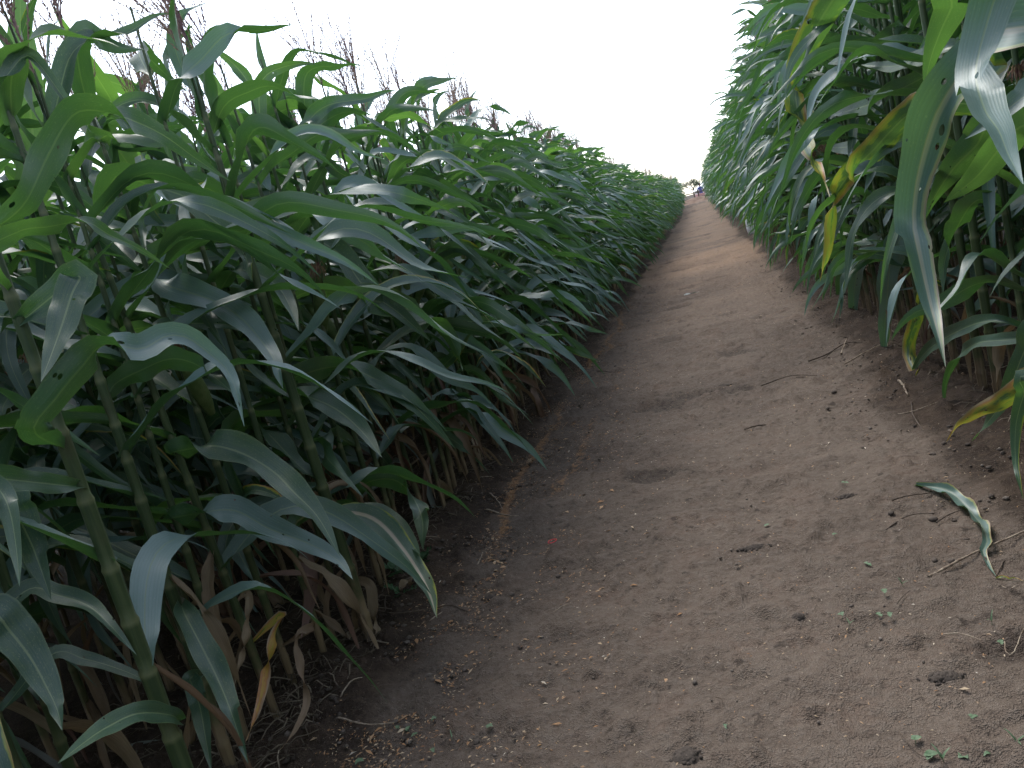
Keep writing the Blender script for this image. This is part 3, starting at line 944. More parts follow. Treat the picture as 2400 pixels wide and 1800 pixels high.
# --- leaves that stand out in the photograph: midrib in the photograph, lateral place of base and tip, width in pixels,
#     which face shows along it (s = upper, silvery; g = under side, green)
HERO_LEAVES = [
    # left field, top corner
    ('L', [(78, 440), (75, 300), (60, 190), (50, 90), (46, -60)], -1.75, -1.70, 90, 'ggggg', dict(holes=1, tilt=12, tint=0.9, full=1)),
    ('L', [(-60, 330), (0, 205), (30, 160), (62, 130), (95, 155), (150, 230), (215, 312)], -1.35, -1.20, 42, 'gggssss', dict(tint=0.1)),
    ('L', [(55, 480), (110, 370), (160, 282), (205, 258), (290, 275), (380, 315), (460, 372), (540, 425)], -1.10, -1.02, 70, 'ggggssss', dict(tint=0.15)),
    ('L', [(275, 262), (255, 225), (220, 170), (170, 95), (118, 5)], -1.95, -1.80, 42, 'ggggg', dict(tint=0.95, tilt=10)),
    ('L', [(345, 380), (340, 290), (322, 225), (270, 195), (205, 180), (140, 166)], -2.1, -1.9, 42, 'gggggg', dict(tint=0.95, tilt=10)),
    ('L', [(210, 262), (262, 330), (310, 400), (350, 480), (385, 560)], -1.85, -1.75, 66, 'ggggg', dict(tint=0.9, tilt=14, holes=1)),
    ('L', [(372, 300), (392, 350), (402, 430), (420, 520), (425, 600)], -2.0, -1.9, 58, 'ggggg', dict(tint=0.95, tilt=12)),
    ('L', [(250, 488), (258, 440), (282, 412), (362, 438), (434, 462), (488, 506), (542, 552), (575, 602), (592, 662)], -1.42, -1.10, 60, 'gggssssss', dict(tint=0.3, age=0.12)),
    ('L', [(365, 600), (450, 565), (535, 528), (620, 496), (690, 482), (735, 492), (760, 590)], -1.42, -1.12, 68, 'ggsssss', dict(tint=0.4)),
    ('L', [(-40, 600), (45, 542), (110, 532), (200, 520), (255, 550), (320, 580), (400, 630)], -1.06, -1.02, 44, 'ggggsss', dict(tint=0.4)),
    ('L', [(560, 330), (640, 270), (700, 255), (760, 300), (800, 380)], -1.5, -1.3, 46, 'gggss', dict(tint=0.6)),
    ('L', [(600, 300), (620, 370), (632, 450), (640, 520)], -1.55, -1.5, 52, 'ssss', dict(tint=0.3)),
    # left field, middle
    ('L', [(80, 1010), (130, 935), (190, 862), (245, 808), (330, 818), (390, 788), (440, 792), (490, 828), (530, 864), (555, 920), (573, 1000)], -1.06, -0.86, 74, 'gggggssssss', dict(tint=-0.55)),
    ('L', [(270, 900), (330, 868), (395, 842), (450, 850), (500, 882), (552, 925)], -1.36, -1.10, 56, 'ggggss', dict(tint=0.3)),
    ('L', [(330, 668), (370, 655), (405, 674), (500, 705), (564, 745), (615, 802), (643, 846), (664, 912)], -1.40, -1.05, 66, 'gsssssss', dict(tint=-0.55, age=0.1)),
    ('L', [(300, 775), (390, 762), (480, 758), (545, 764), (600, 790)], -1.42, -1.20, 36, 'gssss', dict(tint=0.4)),
    ('L', [(520, 690), (532, 655), (552, 634), (597, 640), (651, 672), (680, 720), (700, 775)], -1.42, -1.15, 48, 'ggsssss', dict(tint=0.3)),
    ('L', [(684, 708), (723, 684), (800, 688), (872, 704), (945, 722), (1010, 745), (1060, 800), (1085, 870)], -1.42, -1.02, 70, 'ggsssggs', dict(tint=0.6, age=0.1)),
    ('L', [(181, 650), (168, 690), (145, 763), (119, 835), (96, 895)], -1.05, -1.02, 76, 'sssss', dict(tint=0.1, tilt=18)),
    ('L', [(400, 1062), (460, 1050), (510, 1046), (579, 1068), (644, 1108), (690, 1155), (745, 1212), (797, 1304)], -1.38, -0.98, 72, 'gsssssss', dict(tint=0.2)),
    ('L', [(400, 1215), (467, 1203), (550, 1197), (633, 1240), (723, 1274), (790, 1312), (827, 1358)], -1.38, -1.02, 64, 'gssssss', dict(tint=-0.55)),
    ('L', [(610, 905), (694, 922), (781, 955), (846, 1009), (895, 1072)], -1.40, -1.05, 58, 'gssss', dict(tint=0.3)),
    ('L', [(660, 905), (705, 879), (803, 860), (900, 900), (976, 955), (1068, 1052)], -1.42, -1.0, 52, 'ggssss', dict(tint=0.3)),
    ('L', [(700, 1218), (760, 1202), (868, 1216), (944, 1291), (998, 1378), (1024, 1448)], -1.36, -0.88, 54, 'gsssss', dict(tint=0.35, age=0.15, streak=0.9)),
    ('L', [(760, 1200), (830, 1185), (905, 1208), (955, 1262), (985, 1300)], -1.38, -1.0, 40, 'gssss', dict(tint=0.3)),
    ('L', [(830, 1165), (868, 1128), (935, 1130), (985, 1200), (992, 1290)], -1.40, -1.05, 42, 'ggsss', dict(tint=0.3)),
    ('L', [(990, 600), (1040, 580), (1096, 588), (1150, 613), (1185, 645)], -1.45, -1.15, 46, 'gsssg', dict(tint=0.5, age=0.2)),
    ('L', [(560, 1180), (590, 1150), (640, 1160), (690, 1200)], -1.45, -1.25, 30, 'gsss', dict(age=0.4)),
    ('L', [(740, 560), (800, 600), (860, 680), (930, 730), (1010, 800)], -1.42, -1.12, 56, 'sssss', dict(tint=0.2)),
    # left field, bottom corner
    ('L', [(420, 1690), (400, 1676), (325, 1672), (250, 1705), (195, 1742), (135, 1790)], -1.13, -1.00, 50, 'ssssss', dict(tint=0.1)),
    ('L', [(-20, 1440), (25, 1482), (72, 1543), (108, 1608), (134, 1663), (146, 1712)], -1.25, -1.12, 100, 'ssssss', dict(tint=0.05, tilt=20)),
    ('L', [(425, 1420), (436, 1446), (474, 1518), (513, 1598), (542, 1670), (582, 1790)], -1.34, -1.05, 62, 'ssssss', dict(tint=0.05, tilt=20)),
    ('L', [(446, 1590), (452, 1610), (468, 1655), (481, 1724), (496, 1810)], -1.34, -1.15, 44, 'sssss', dict(tint=0.05, tilt=20)),
    ('L', [(-40, 1120), (0, 1150), (25, 1205), (40, 1300), (46, 1375)], -1.10, -1.00, 60, 'sssss', dict(tint=0.2)),
    ('L', [(10, 1160), (36, 1200), (72, 1272), (100, 1345), (120, 1405)], -1.30, -1.22, 86, 'sssss', dict(tint=0.05, tilt=18)),
    ('L', [(60, 1385), (134, 1395), (202, 1417), (253, 1460), (320, 1535)], -1.35, -1.12, 46, 'sssss', dict(tint=0.1)),
    ('L', [(120, 1535), (200, 1545), (270, 1565), (330, 1590), (375, 1625)], -1.35, -1.15, 34, 'sssss', dict(tint=0.1)),
    # the dry ribbons at the foot of the left row
    ('L', [(660, 1440), (640, 1500), (620, 1600), (600, 1680), (575, 1740)], -1.30, -1.15, 26, 'sgssg', dict(age=1.05, tilt=10)),
    ('L', [(735, 1470), (700, 1490), (705, 1560), (720, 1640), (690, 1715), (655, 1760)], -1.28, -1.12, 22, 'ssgssg', dict(age=2, r=0.2, tilt=10)),
    ('L', [(580, 1390), (585, 1440), (570, 1530), (548, 1610)], -1.35, -1.25, 22, 'sgsg', dict(age=2, r=0.42, tilt=10)),
    ('L', [(720, 1290), (728, 1350), (725, 1420), (705, 1500)], -1.38, -1.30, 34, 'ssss', dict(age=2, r=0.1, tilt=10)),
    ('L', [(865, 1370), (875, 1420), (885, 1470), (872, 1495)], -1.30, -1.20, 26, 'ssgs', dict(age=2, r=0.42, tilt=10)),
    # right field, top
    ('R', [(2400, -160), (2345, -40), (2312, 60), (2290, 145), (2290, 200), (2310, 262), (2341, 307), (2363, 362), (2398, 432)], 0.52, 0.36, 96, 'sssssssss', dict(pw=1.4, tint=-0.55, tilt=30)),
    ('R', [(2420, 60), (2310, 125), (2250, 175), (2200, 253), (2178, 307), (2157, 380), (2143, 452), (2139, 525), (2153, 600), (2178, 710), (2197, 780), (2216, 860)], 0.60, 0.46, 104, 'ssssssssssss', dict(pw=1.45, tint=-0.55, streak=1.0, age=0.36, tilt=22)),
    ('R', [(2200, 240), (2131, 268), (2088, 307), (2045, 354), (1998, 401), (1962, 452), (1948, 515), (1940, 590), (1922, 660)], 0.70, 0.50, 62, 'ggggssggs', dict(age=0.69, tint=0.6, tilt=10)),
    ('R', [(2040, -140), (1965, -20), (1918, 55), (1889, 108), (1868, 185), (1866, 240), (1888, 335), (1920, 400), (1945, 462)], 0.66, 0.50, 88, 'gggggsgsg', dict(age=0.58, tint=0.6, tilt=10)),
    ('R', [(1880, 20), (1858, 60), (1852, 130), (1848, 200), (1842, 275), (1850, 343), (1860, 395)], 0.88, 0.80, 34, 'sssssss', dict(tint=-0.55, age=0.12)),
    ('R', [(2190, 170), (2117, 206), (2034, 246), (1951, 270)], 0.92, 0.75, 52, 'gsss', dict(tint=0.1)),
    ('R', [(2260, -40), (2230, 20), (2202, 80), (2178, 150), (2166, 222)], 0.70, 0.62, 92, 'ggggg', dict(tint=0.6, tilt=10)),
    ('R', [(2230, 110), (2160, 136), (2088, 156), (2018, 152)], 0.90, 0.78, 40, 'ssss', dict(tint=0.2)),
    ('R', [(2340, 290), (2287, 343), (2233, 398), (2186, 470), (2166, 518)], 0.80, 0.66, 84, 'ggggg', dict(tint=0.7, tilt=10)),
    ('R', [(2420, 290), (2349, 343), (2287, 416), (2212, 475)], 0.80, 0.68, 76, 'gggg', dict(tint=0.75, tilt=10)),
    ('R', [(2450, 200), (2400, 226), (2341, 271), (2262, 326)], 0.74, 0.60, 62, 'ssss', dict(tint=-0.55)),
    ('R', [(2120, 60), (2060, 105), (2000, 130), (1940, 150)], 0.92, 0.80, 44, 'gsss', dict(tint=0.1)),
    ('R', [(2100, 300), (2040, 330), (1980, 345), (1930, 345)], 0.95, 0.85, 40, 'gsss', dict(tint=0.1)),
    # right field, leaves hanging over the path edge
    ('R', [(2440, 880), (2400, 907), (2341, 944), (2287, 969), (2244, 1001), (2218, 1036)], 0.72, 0.60, 52, 'gggggs', dict(age=0.80, tint=0.6, tilt=12)),
    ('R', [(2440, 760), (2400, 826), (2360, 925), (2323, 980), (2278, 1034)], 0.78, 0.66, 42, 'ssssg', dict(tint=0.2)),
    ('R', [(2420, 880), (2400, 925), (2381, 998), (2381, 1088), (2398, 1170)], 0.70, 0.62, 34, 'sssss', dict(tint=0.3, age=0.15)),
    ('R', [(2170, 660), (2157, 723), (2132, 799), (2135, 846), (2161, 907), (2179, 947), (2194, 992)], 0.85, 0.74, 30, 'sgggsss', dict(age=0.78, tint=0.5, tilt=10)),
    ('R', [(2330, 752), (2258, 770), (2179, 817), (2142, 868), (2133, 930)], 0.88, 0.76, 36, 'sssss', dict(tint=0.15)),
    ('R', [(2430, 780), (2378, 795), (2287, 806), (2237, 850), (2215, 907), (2218, 969), (2229, 1015)], 0.84, 0.74, 28, 'ssssggs', dict(tint=0.1)),
    ('R', [(2150, 500), (2110, 560), (2088, 610), (2081, 672), (2074, 763), (2068, 856)], 0.88, 0.78, 50, 'ssssss', dict(tint=-0.55, age=0.12)),
    ('R', [(2075, 545), (2035, 588), (2010, 635), (2001, 710), (2006, 838)], 0.92, 0.84, 38, 'sssss', dict(tint=-0.55)),
    ('R', [(2010, 560), (1982, 610), (1970, 680), (1972, 785)], 0.94, 0.86, 30, 'ssss', dict(tint=0.1)),
    ('R', [(1960, 520), (1932, 590), (1918, 660), (1920, 725)], 0.94, 0.86, 24, 'sggs', dict(tint=0.3, age=0.4)),
    ('R', [(2290, 470), (2240, 540), (2215, 610), (2210, 690)], 0.86, 0.78, 46, 'ggss', dict(tint=0.2)),
]


def hero_leaf(side, pts, x0, x1, wpx, faces, opt):
    n = len(pts)
    C = [at_x(px, py, x0 + (x1 - x0) * i / (n - 1)) for i, (px, py) in enumerate(pts)]
    depth = [float((c - EYE) @ fwd) for c in C]
    row = [p for p in plants if p.side == side and p.row <= (1 if abs(x0) > 1.6 else 0)]
    b = C[0]
    owner_ = min(row, key=lambda p: (p.x - b[0]) ** 2 + (p.y - b[1]) ** 2)
    h0 = math.hypot(owner_.x - b[0], owner_.y - b[1])
    zb = float(np.clip(b[2] - owner_.z - 0.45 * h0, 0.12, owner_.h + 0.05))
    foot = axis_at(owner_, zb) + np.array([owner_.x, owner_.y, owner_.z])
    lead = 0
    if np.linalg.norm(foot - b) > 0.03:
        C = [foot] + C
        lead = 1
    S, K = 40, 7
    P, L = spline(C, S + 1)
    T = norm(np.gradient(P, axis=0))
    v = norm(P - EYE)
    vp = norm(v - (v * T).sum(-1, keepdims=True) * T)
    up = np.array([0, 0, 1.0]) - T[:, 2:3] * T
    up = up - (up * vp).sum(-1, keepdims=True) * vp
    up = norm(up)
    fs = np.array([1.0 if c == 's' else -1.0 for c in (faces[0] * lead + faces)])
    k = np.interp(np.linspace(0, len(fs) - 1, S + 1), np.arange(len(fs)), fs)
    tilt = R(opt.get('tilt', 32))
    N = norm(-vp * (k * math.cos(tilt))[:, None] + up * (math.sin(tilt) + 0.55 * (1 - np.abs(k)))[:, None])
    W = np.cross(N, T)
    seg = np.linalg.norm(np.diff(np.array(C), axis=0), axis=1).sum()
    dmid = depth[min(len(depth) - 1, max(1, n // 3))]
    half = 0.5 * wpx * dmid / F_PX / math.cos(tilt)
    half = min(half, 0.066)
    r = opt.get('r', U(0, 1))
    a = lambda q: np.array([q], float)
    if opt.get('full'):
        pass
    V, uu, ss = leaf_sheet(P[None], W[None], N[None], a(half), a(U(0.12, 0.35)), a(U(0.14, 0.36)), a(U(0, 6)), a(U(2.4, 4.6)), K, a(U(-0.15, 0.15)), opt.get('pw', 1.2))
    co = np.stack([uu, ss, np.full_like(uu, r)], -1)
    pr = np.stack([np.full_like(uu, opt.get('age', 0.0)), np.full_like(uu, opt.get('tint', 0.3)), np.full_like(uu, opt.get('streak', 0.0))], -1)
    V = V[0] - np.array([owner_.x, owner_.y, owner_.z])
    me = mk_mesh('leaf', V, grid_faces(S, K), {'leafco': co[0], 'leafprop': pr[0]}, M_LEAFH if (opt.get('holes') or U(0, 1) < 0.5) else M_LEAF)
    owner_.hero.append((me, opt))
    return L, 2 * half


def put_ear(px, py, X):
    P = at_x(px, py, X)
    p = min((p for p in plants if p.side == 'L' and p.row == 0), key=lambda p: abs(p.y - P[1]) + abs(p.x - P[0]) * 0.3)
    p.ear = True
    p.ear_tip = P - np.array([p.x, p.y, p.z])


put_ear(745, 652, -1.30)
put_ear(418, 822, -1.37)
put_ear(1005, 560, -1.36)
for hl in HERO_LEAVES:
    L_, w_ = hero_leaf(*hl)

# --- the individual plants
S_IND, K_IND = 20, 5
FACES_IND = grid_faces(S_IND, K_IND)
allL, owner = [], []
for i, p in enumerate(plants):
    open_side = 1.0 if p.side == 'L' else -1.0
    for l in leaf_list(p):
        # near the camera the leaves over the path are the ones seen in the photograph, set above
        if p.row == 0 and l['age'] < 1.5 and p.y < (2.9 if p.side == 'L' else 4.2) and math.cos(l['az']) * open_side > 0.1:
            if U(0, 1) < (0.35 if p.side == 'L' and l['base'][2] > 1.05 and p.y > 1.4 else (0.78 if p.y < 2.0 else 0.50) if p.side == 'L' else (0.95 if p.y < 2.6 else 0.7)):
                continue
        if 'thick-stalked' in getattr(p, 'label', '') and 'nearest' in p.label and l['age'] < 1.5 and (math.cos(l['az']) > -0.2 or l['base'][2] > 0.8):
            continue
        if p.row == 0 and p.y < 1.45 and p.side == 'L' and l['base'][2] > 0.9:
            continue
        allL.append(l)
        owner.append(i)
V, co, pr = grow_leaves(stack_params(allL), S_IND, K_IND)
LABELS = {('L', 0): ('green corn plant farther along the front row at the left path edge', 'corn plants in the front row left of the path'),
          ('L', 1): ('corn plant in the second row behind the left front row', 'corn plants in the second row left of the path'),
          ('L', 2): ('corn plant in the third row deep inside the left field', 'corn plants in the third row left of the path'),
          ('R', 0): ('green corn plant farther along the front row at the right path edge', 'corn plants in the front row right of the path'),
          ('R', 1): ('corn plant in the second row behind the right front row', 'corn plants in the second row right of the path')}
roots = []
ORD = ('first second third fourth fifth sixth seventh eighth ninth tenth eleventh twelfth thirteenth fourteenth fifteenth sixteenth seventeenth eighteenth nineteenth '
       'twentieth twenty-first twenty-second twenty-third twenty-fourth twenty-fifth twenty-sixth twenty-seventh twenty-eighth twenty-ninth thirtieth').split()
for sd_, nm_ in (('L', 'left'), ('R', 'right')):
    fr_ = sorted((p for p in plants if p.side == sd_ and p.row == 0), key=lambda p: p.y)
    for k_, p in enumerate(fr_[:30]):
        if not hasattr(p, 'label'):
            p.label = 'corn plant %s from the camera in the front row at the %s path edge' % (ORD[k_], nm_)
for i, p in enumerate(plants):
    lb, gr = LABELS[(p.side, p.row)]
    o = link('corn_plant', None, loc=(p.x, p.y, p.z), label=getattr(p, 'label', lb), cat='corn plant', group=gr)
    o.empty_display_size = 0.1
    roots.append(o)
    sv, sf, sc, sp_ = stalk_mesh(p)
    link('stalk', mk_mesh('stalk', sv, sf, {'leafco': sc, 'leafprop': sp_}, M_STALK), o)
    if U(0, 1) < (0.75 if p.y < 6 else 0.5) and not hasattr(p, 'short'):
        top = axis_at(p, p.h + 0.16)
        link('tassel', TASSELS[int(rng.integers(len(TASSELS)))], o, loc=top, rot=(rng.normal(0, 0.12), rng.normal(0.06, 0.12), U(0, 6.28)))
    if p.ear:
        hm, sm = EARS[int(rng.integers(len(EARS)))]
        z = p.nodes[np.argmin(abs(p.nodes - 0.86))]
        ta = p.az0 + (0 if U(0, 1) < 0.7 else math.pi) + rng.normal(0, 0.4)
        tilt = R(U(18, 34))
        loc_, rot_ = axis_at(p, z) + np.array([math.cos(ta), math.sin(ta), 0]) * 0.012, (0, tilt, ta)
        if hasattr(p, 'ear_tip'):
            tip = np.array(p.ear_tip)
            ta = math.atan2(tip[1], tip[0] - 0.02)
            tilt = R(24)
            dr = np.array([math.sin(tilt) * math.cos(ta), math.sin(tilt) * math.sin(ta), math.cos(tilt)])
            loc_, rot_ = tip - dr * 0.21, (0, tilt, ta)
        e = link('ear', hm, o, loc=loc_, rot=rot_)
        link('silk', sm, e)
for j, i in enumerate(owner):
    link('leaf', mk_mesh('leaf', V[j], FACES_IND, {'leafco': co[j], 'leafprop': pr[j]}, M_LEAFH if j % 12 == 0 else M_LEAF), roots[i])
print('leaves', len(owner))
for i, p in enumerate(plants):
    for me, opt in p.hero:
        link('leaf', me, roots[i], label='leaf with yellow and orange edges' if 0.3 < opt.get('age', 0) < 1.4 else ('leaf with a pale dry streak' if opt.get('streak') else None))

# --- the rest of the field, one mass
def build_mass():
    Vs, Fs, Cs, Ps, Ms, off = [], [], [], [], [], 0

    def add(v, f, c, q, m):
        nonlocal off
        Vs.append(v.reshape(-1, 3)); Fs.append(f + off); Cs.append(c.reshape(-1, 3)); Ps.append(q.reshape(-1, 3))
        Ms.append(np.full(len(f), m, dtype=np.int32))
        off += len(Vs[-1])
    for lo, hi, S, K in ((-99, 0.3, 6, 3), (0.3, 12, 11, 3), (12, 28, 8, 3), (28, 999, 5, 3)):
        sel = [p for p in mass if lo <= p.y < hi]
        if not sel:
            continue
        Ls, org = [], []
        for p in sel:
            for l in leaf_list(p, True):
                Ls.append(l)
                org.append((p.x, p.y, p.z))
        v, c, q = grow_leaves(stack_params(Ls), S, K)
        v = v + np.array(org)[:, None, :]
        f = grid_faces(S, K)
        n = v.shape[1]
        add(v, (f[None] + (np.arange(len(Ls)) * n)[:, None, None]).reshape(-1, 4), c, q, 0)
        for p in sel:
            sv, sf, sc, sq = stalk_mesh(p, 5 if 0 < lo < 12 else 3, False)
            add(sv + np.array([p.x, p.y, p.z]), sf, sc, sq, 1)
    lite = [tassel_geo(500 + i, True) for i in range(4)]
    for p in mass:
        if U(0, 1) < (0.22 if p.side == 'L' else 0.08):
            v, f, c = lite[int(rng.integers(4))]
            a = U(0, 6.28)
            ca, sa = math.cos(a), math.sin(a)
            vr = np.stack([v[:, 0] * ca - v[:, 1] * sa, v[:, 0] * sa + v[:, 1] * ca, v[:, 2]], -1)
            add(vr + axis_at(p, p.h + 0.16) + np.array([p.x, p.y, p.z]), f, c, c * 0, 2)
    me = mk_mesh('distant_corn', np.concatenate(Vs), np.concatenate(Fs), {'leafco': np.concatenate(Cs), 'leafprop': np.concatenate(Ps)}, [M_LEAF, M_STALK, M_TASSEL])
    me.polygons.foreach_set('material_index', np.concatenate(Ms))
    me.update()
    link('distant_corn', me, kind='stuff', label='dense mass of corn behind the front rows and on into the distance')
    print('mass faces', len(me.polygons))


build_mass()
# ------------------------------------------------------------------ litter, clods, chaff: too many to count
def scatter_mass(name, label, mat, pos, kind_geo):
    Vs, Fs, Cs, off = [], [], [], 0
    for i in range(len(pos)):
        v, f, c = kind_geo(i)
        Vs.append(v + pos[i])
        Fs.append(f + off)
        Cs.append(np.full((len(v), 3), c))
        off += len(v)
    me = mk_mesh(name, np.concatenate(Vs), np.concatenate(Fs), {'leafco': np.concatenate(Cs)}, mat)
    link(name, me, kind='stuff', label=label)


def ground_pts(x, y, dz=0.0):
    return np.stack([x, y, gh(x, y) + dz], -1)


def flecks():
    """chaff: short bent flakes, thick along the left path edge, thin over the rest"""
    n1, n2 = 14000, 7000
    y1 = 0.9 + 10.5 * U(0, 1, n1) ** 1.5
    le = left_edge(y1)
    x1 = le + 0.10 + 0.16 * fbm(y1 * 1.1, y1 * 0 + 2, 61, 3) + rng.normal(0, 0.065, n1) + (U(0, 1, n1) < 0.45) * U(-0.15, 0.5, n1)
    y2 = 0.9 + 9.0 * U(0, 1, n2) ** 1.5
    x2 = U(-1.35, 1.0, n2)
    x, y = np.concatenate([x1, x2]), np.concatenate([y1, y2])
    hue = np.concatenate([np.clip(rng.normal(0.40, 0.16, n1), 0, 1), np.clip(rng.normal(0.52, 0.24, n2), 0, 1)])
    P = ground_pts(x, y, 0.004)
    n = len(x)
    a = U(0, 6.28, n)
    L = U(0.0018, 0.0052, n) * np.where(np.arange(n) < n1, 1.45, 1.0) * np.where(U(0, 1, n) < 0.06, 2.2, 1.0)
    wd = L * U(0.22, 0.45, n)
    d = np.stack([np.cos(a), np.sin(a), U(-0.25, 0.35, n)], -1)
    b = np.stack([-np.sin(a), np.cos(a), U(-0.4, 0.4, n)], -1)
    mid = P + np.array([0, 0, 1.0]) * (wd * 0.6)[:, None]
    V = np.stack([P - d * L[:, None], mid - b * wd[:, None], P + d * L[:, None], mid + b * wd[:, None]], 1).reshape(-1, 3)
    V[:, 2] = np.maximum(V[:, 2], np.repeat(P[:, 2] - 0.003, 4))
    F = np.arange(4 * n).reshape(-1, 4)
    c = np.repeat(hue, 4)
    me = mk_mesh('chaff', V, F, {'leafco': np.stack([c, c, c], -1)}, M_CHAFF, False)
    link('chaff', me, kind='stuff', label='orange and straw-coloured chaff flakes strewn over the path')


flecks()


def clods():
    ph = (1 + 5 ** 0.5) / 2
    ico = norm(np.array([(-1, ph, 0), (1, ph, 0), (-1, -ph, 0), (1, -ph, 0), (0, -1, ph), (0, 1, ph), (0, -1, -ph), (0, 1, -ph),
                         (ph, 0, -1), (ph, 0, 1), (-ph, 0, -1), (-ph, 0, 1)], float))
    tri = np.array([(0, 11, 5), (0, 5, 1), (0, 1, 7), (0, 7, 10), (0, 10, 11), (1, 5, 9), (5, 11, 4), (11, 10, 2), (10, 7, 6), (7, 1, 8),
                    (3, 9, 4), (3, 4, 2), (3, 2, 6), (3, 6, 8), (3, 8, 9), (4, 9, 5), (2, 4, 11), (6, 2, 10), (8, 6, 7), (9, 8, 1)])
    nl, nr, nm = 6000, 2400, 1200
    yl = 0.9 + 10.5 * U(0, 1, nl) ** 1.4
    xl = left_edge(yl) - 0.04 + rng.normal(0, 0.20, nl)
    yr = 2.0 + 10.0 * U(0, 1, nr) ** 1.2
    xr = right_edge(yr) - 0.02 + rng.normal(0, 0.19, nr)
    ym = 0.9 + 9 * U(0, 1, nm) ** 1.5
    xm = U(-1.1, 0.8, nm)
    x, y = np.concatenate([xl, xr, xm]), np.concatenate([yl, yr, ym])
    n = len(x)
    sz = np.concatenate([0.0022 + 0.0080 * U(0, 1, nl + nr) ** 4.0, 0.0016 + 0.0045 * U(0, 1, nm) ** 3.5])
    P = ground_pts(x, y, 0.0) + np.array([0, 0, 1.0]) * (sz * 0.10)[:, None]
    V = P[:, None, :] + (ico[None] * (1 + rng.normal(0, 0.16, (n, 12, 1)))) * sz[:, None, None] * np.stack([U(0.8, 1.4, n), U(0.8, 1.4, n), U(0.5, 0.9, n)], -1)[:, None, :]
    F = (tri[None] + (np.arange(n) * 12)[:, None, None]).reshape(-1, 3)
    c = np.repeat(np.concatenate([np.clip(rng.normal(0.48, 0.18, nl + nr), 0, 1), np.clip(rng.normal(0.70, 0.2, nm), 0, 1)]), 12)
    me = mk_mesh('clods', V.reshape(-1, 3), F, {'leafco': np.stack([c, c, c], -1)}, M_CLOD)
    link('soil_crumbs', me, kind='stuff', label='dark loose soil crumbs along both path edges')
    return ico, tri


ICO, TRI = clods()


def straw():
    """thin dry roots, leaf shreds and straw lying under the corn"""
    nl, nr = 4200, 1300
    yl = 0.7 + 10 * U(0, 1, nl) ** 1.7
    xl = left_edge(yl) - 0.05 - np.abs(rng.normal(0, 0.42, nl))
    yr = 1.8 + 8 * U(0, 1, nr) ** 1.4
    xr = right_edge(yr) + 0.06 + np.abs(rng.normal(0, 0.35, nr))
    x, y = np.concatenate([xl, xr]), np.concatenate([yl, yr])
    n = len(x)
    P = ground_pts(x, y, 0.012)
    a = U(0, 6.28, n)
    L = U(0.02, 0.11, n)
    rad = U(0.0008, 0.0024, n)
    bend = rng.normal(0, 0.35, n)
    S = 4
    V = np.zeros((n, S, 3, 3))
    for i in range(S):
        t = i / (S - 1) - 0.5
        ang = a + bend * t
        c = P + np.stack([np.cos(ang) * L * t, np.sin(ang) * L * t, 0.02 * np.sin((t + 0.5) * 3.1) * U(0, 1, n) + 0.3 * L * t * U(-0.4, 0.4, n)], -1)
        c[:, 2] = np.maximum(c[:, 2], P[:, 2] - 0.008)
        rr = rad * (1 - abs(t) * 0.7)
        for k in range(3):
            th = 2.094 * k
            V[:, i, k] = c + rr[:, None] * np.stack([-np.sin(ang) * math.cos(th) * 1.6, np.cos(ang) * math.cos(th) * 1.6, np.full(n, math.sin(th))], -1)
    f = ring_faces(S, 3)
    F = (f[None] + (np.arange(n) * S * 3)[:, None, None]).reshape(-1, 4)
    c = np.repeat(np.clip(rng.normal(0.5, 0.25, n), 0, 1), S * 3)
    me = mk_mesh('straw', V.reshape(-1, 3), F, {'leafco': np.stack([c, c, c], -1)}, M_STRAW)
    link('straw_litter', me, kind='stuff', label='pale straw and root litter on the soil under the corn')


straw()

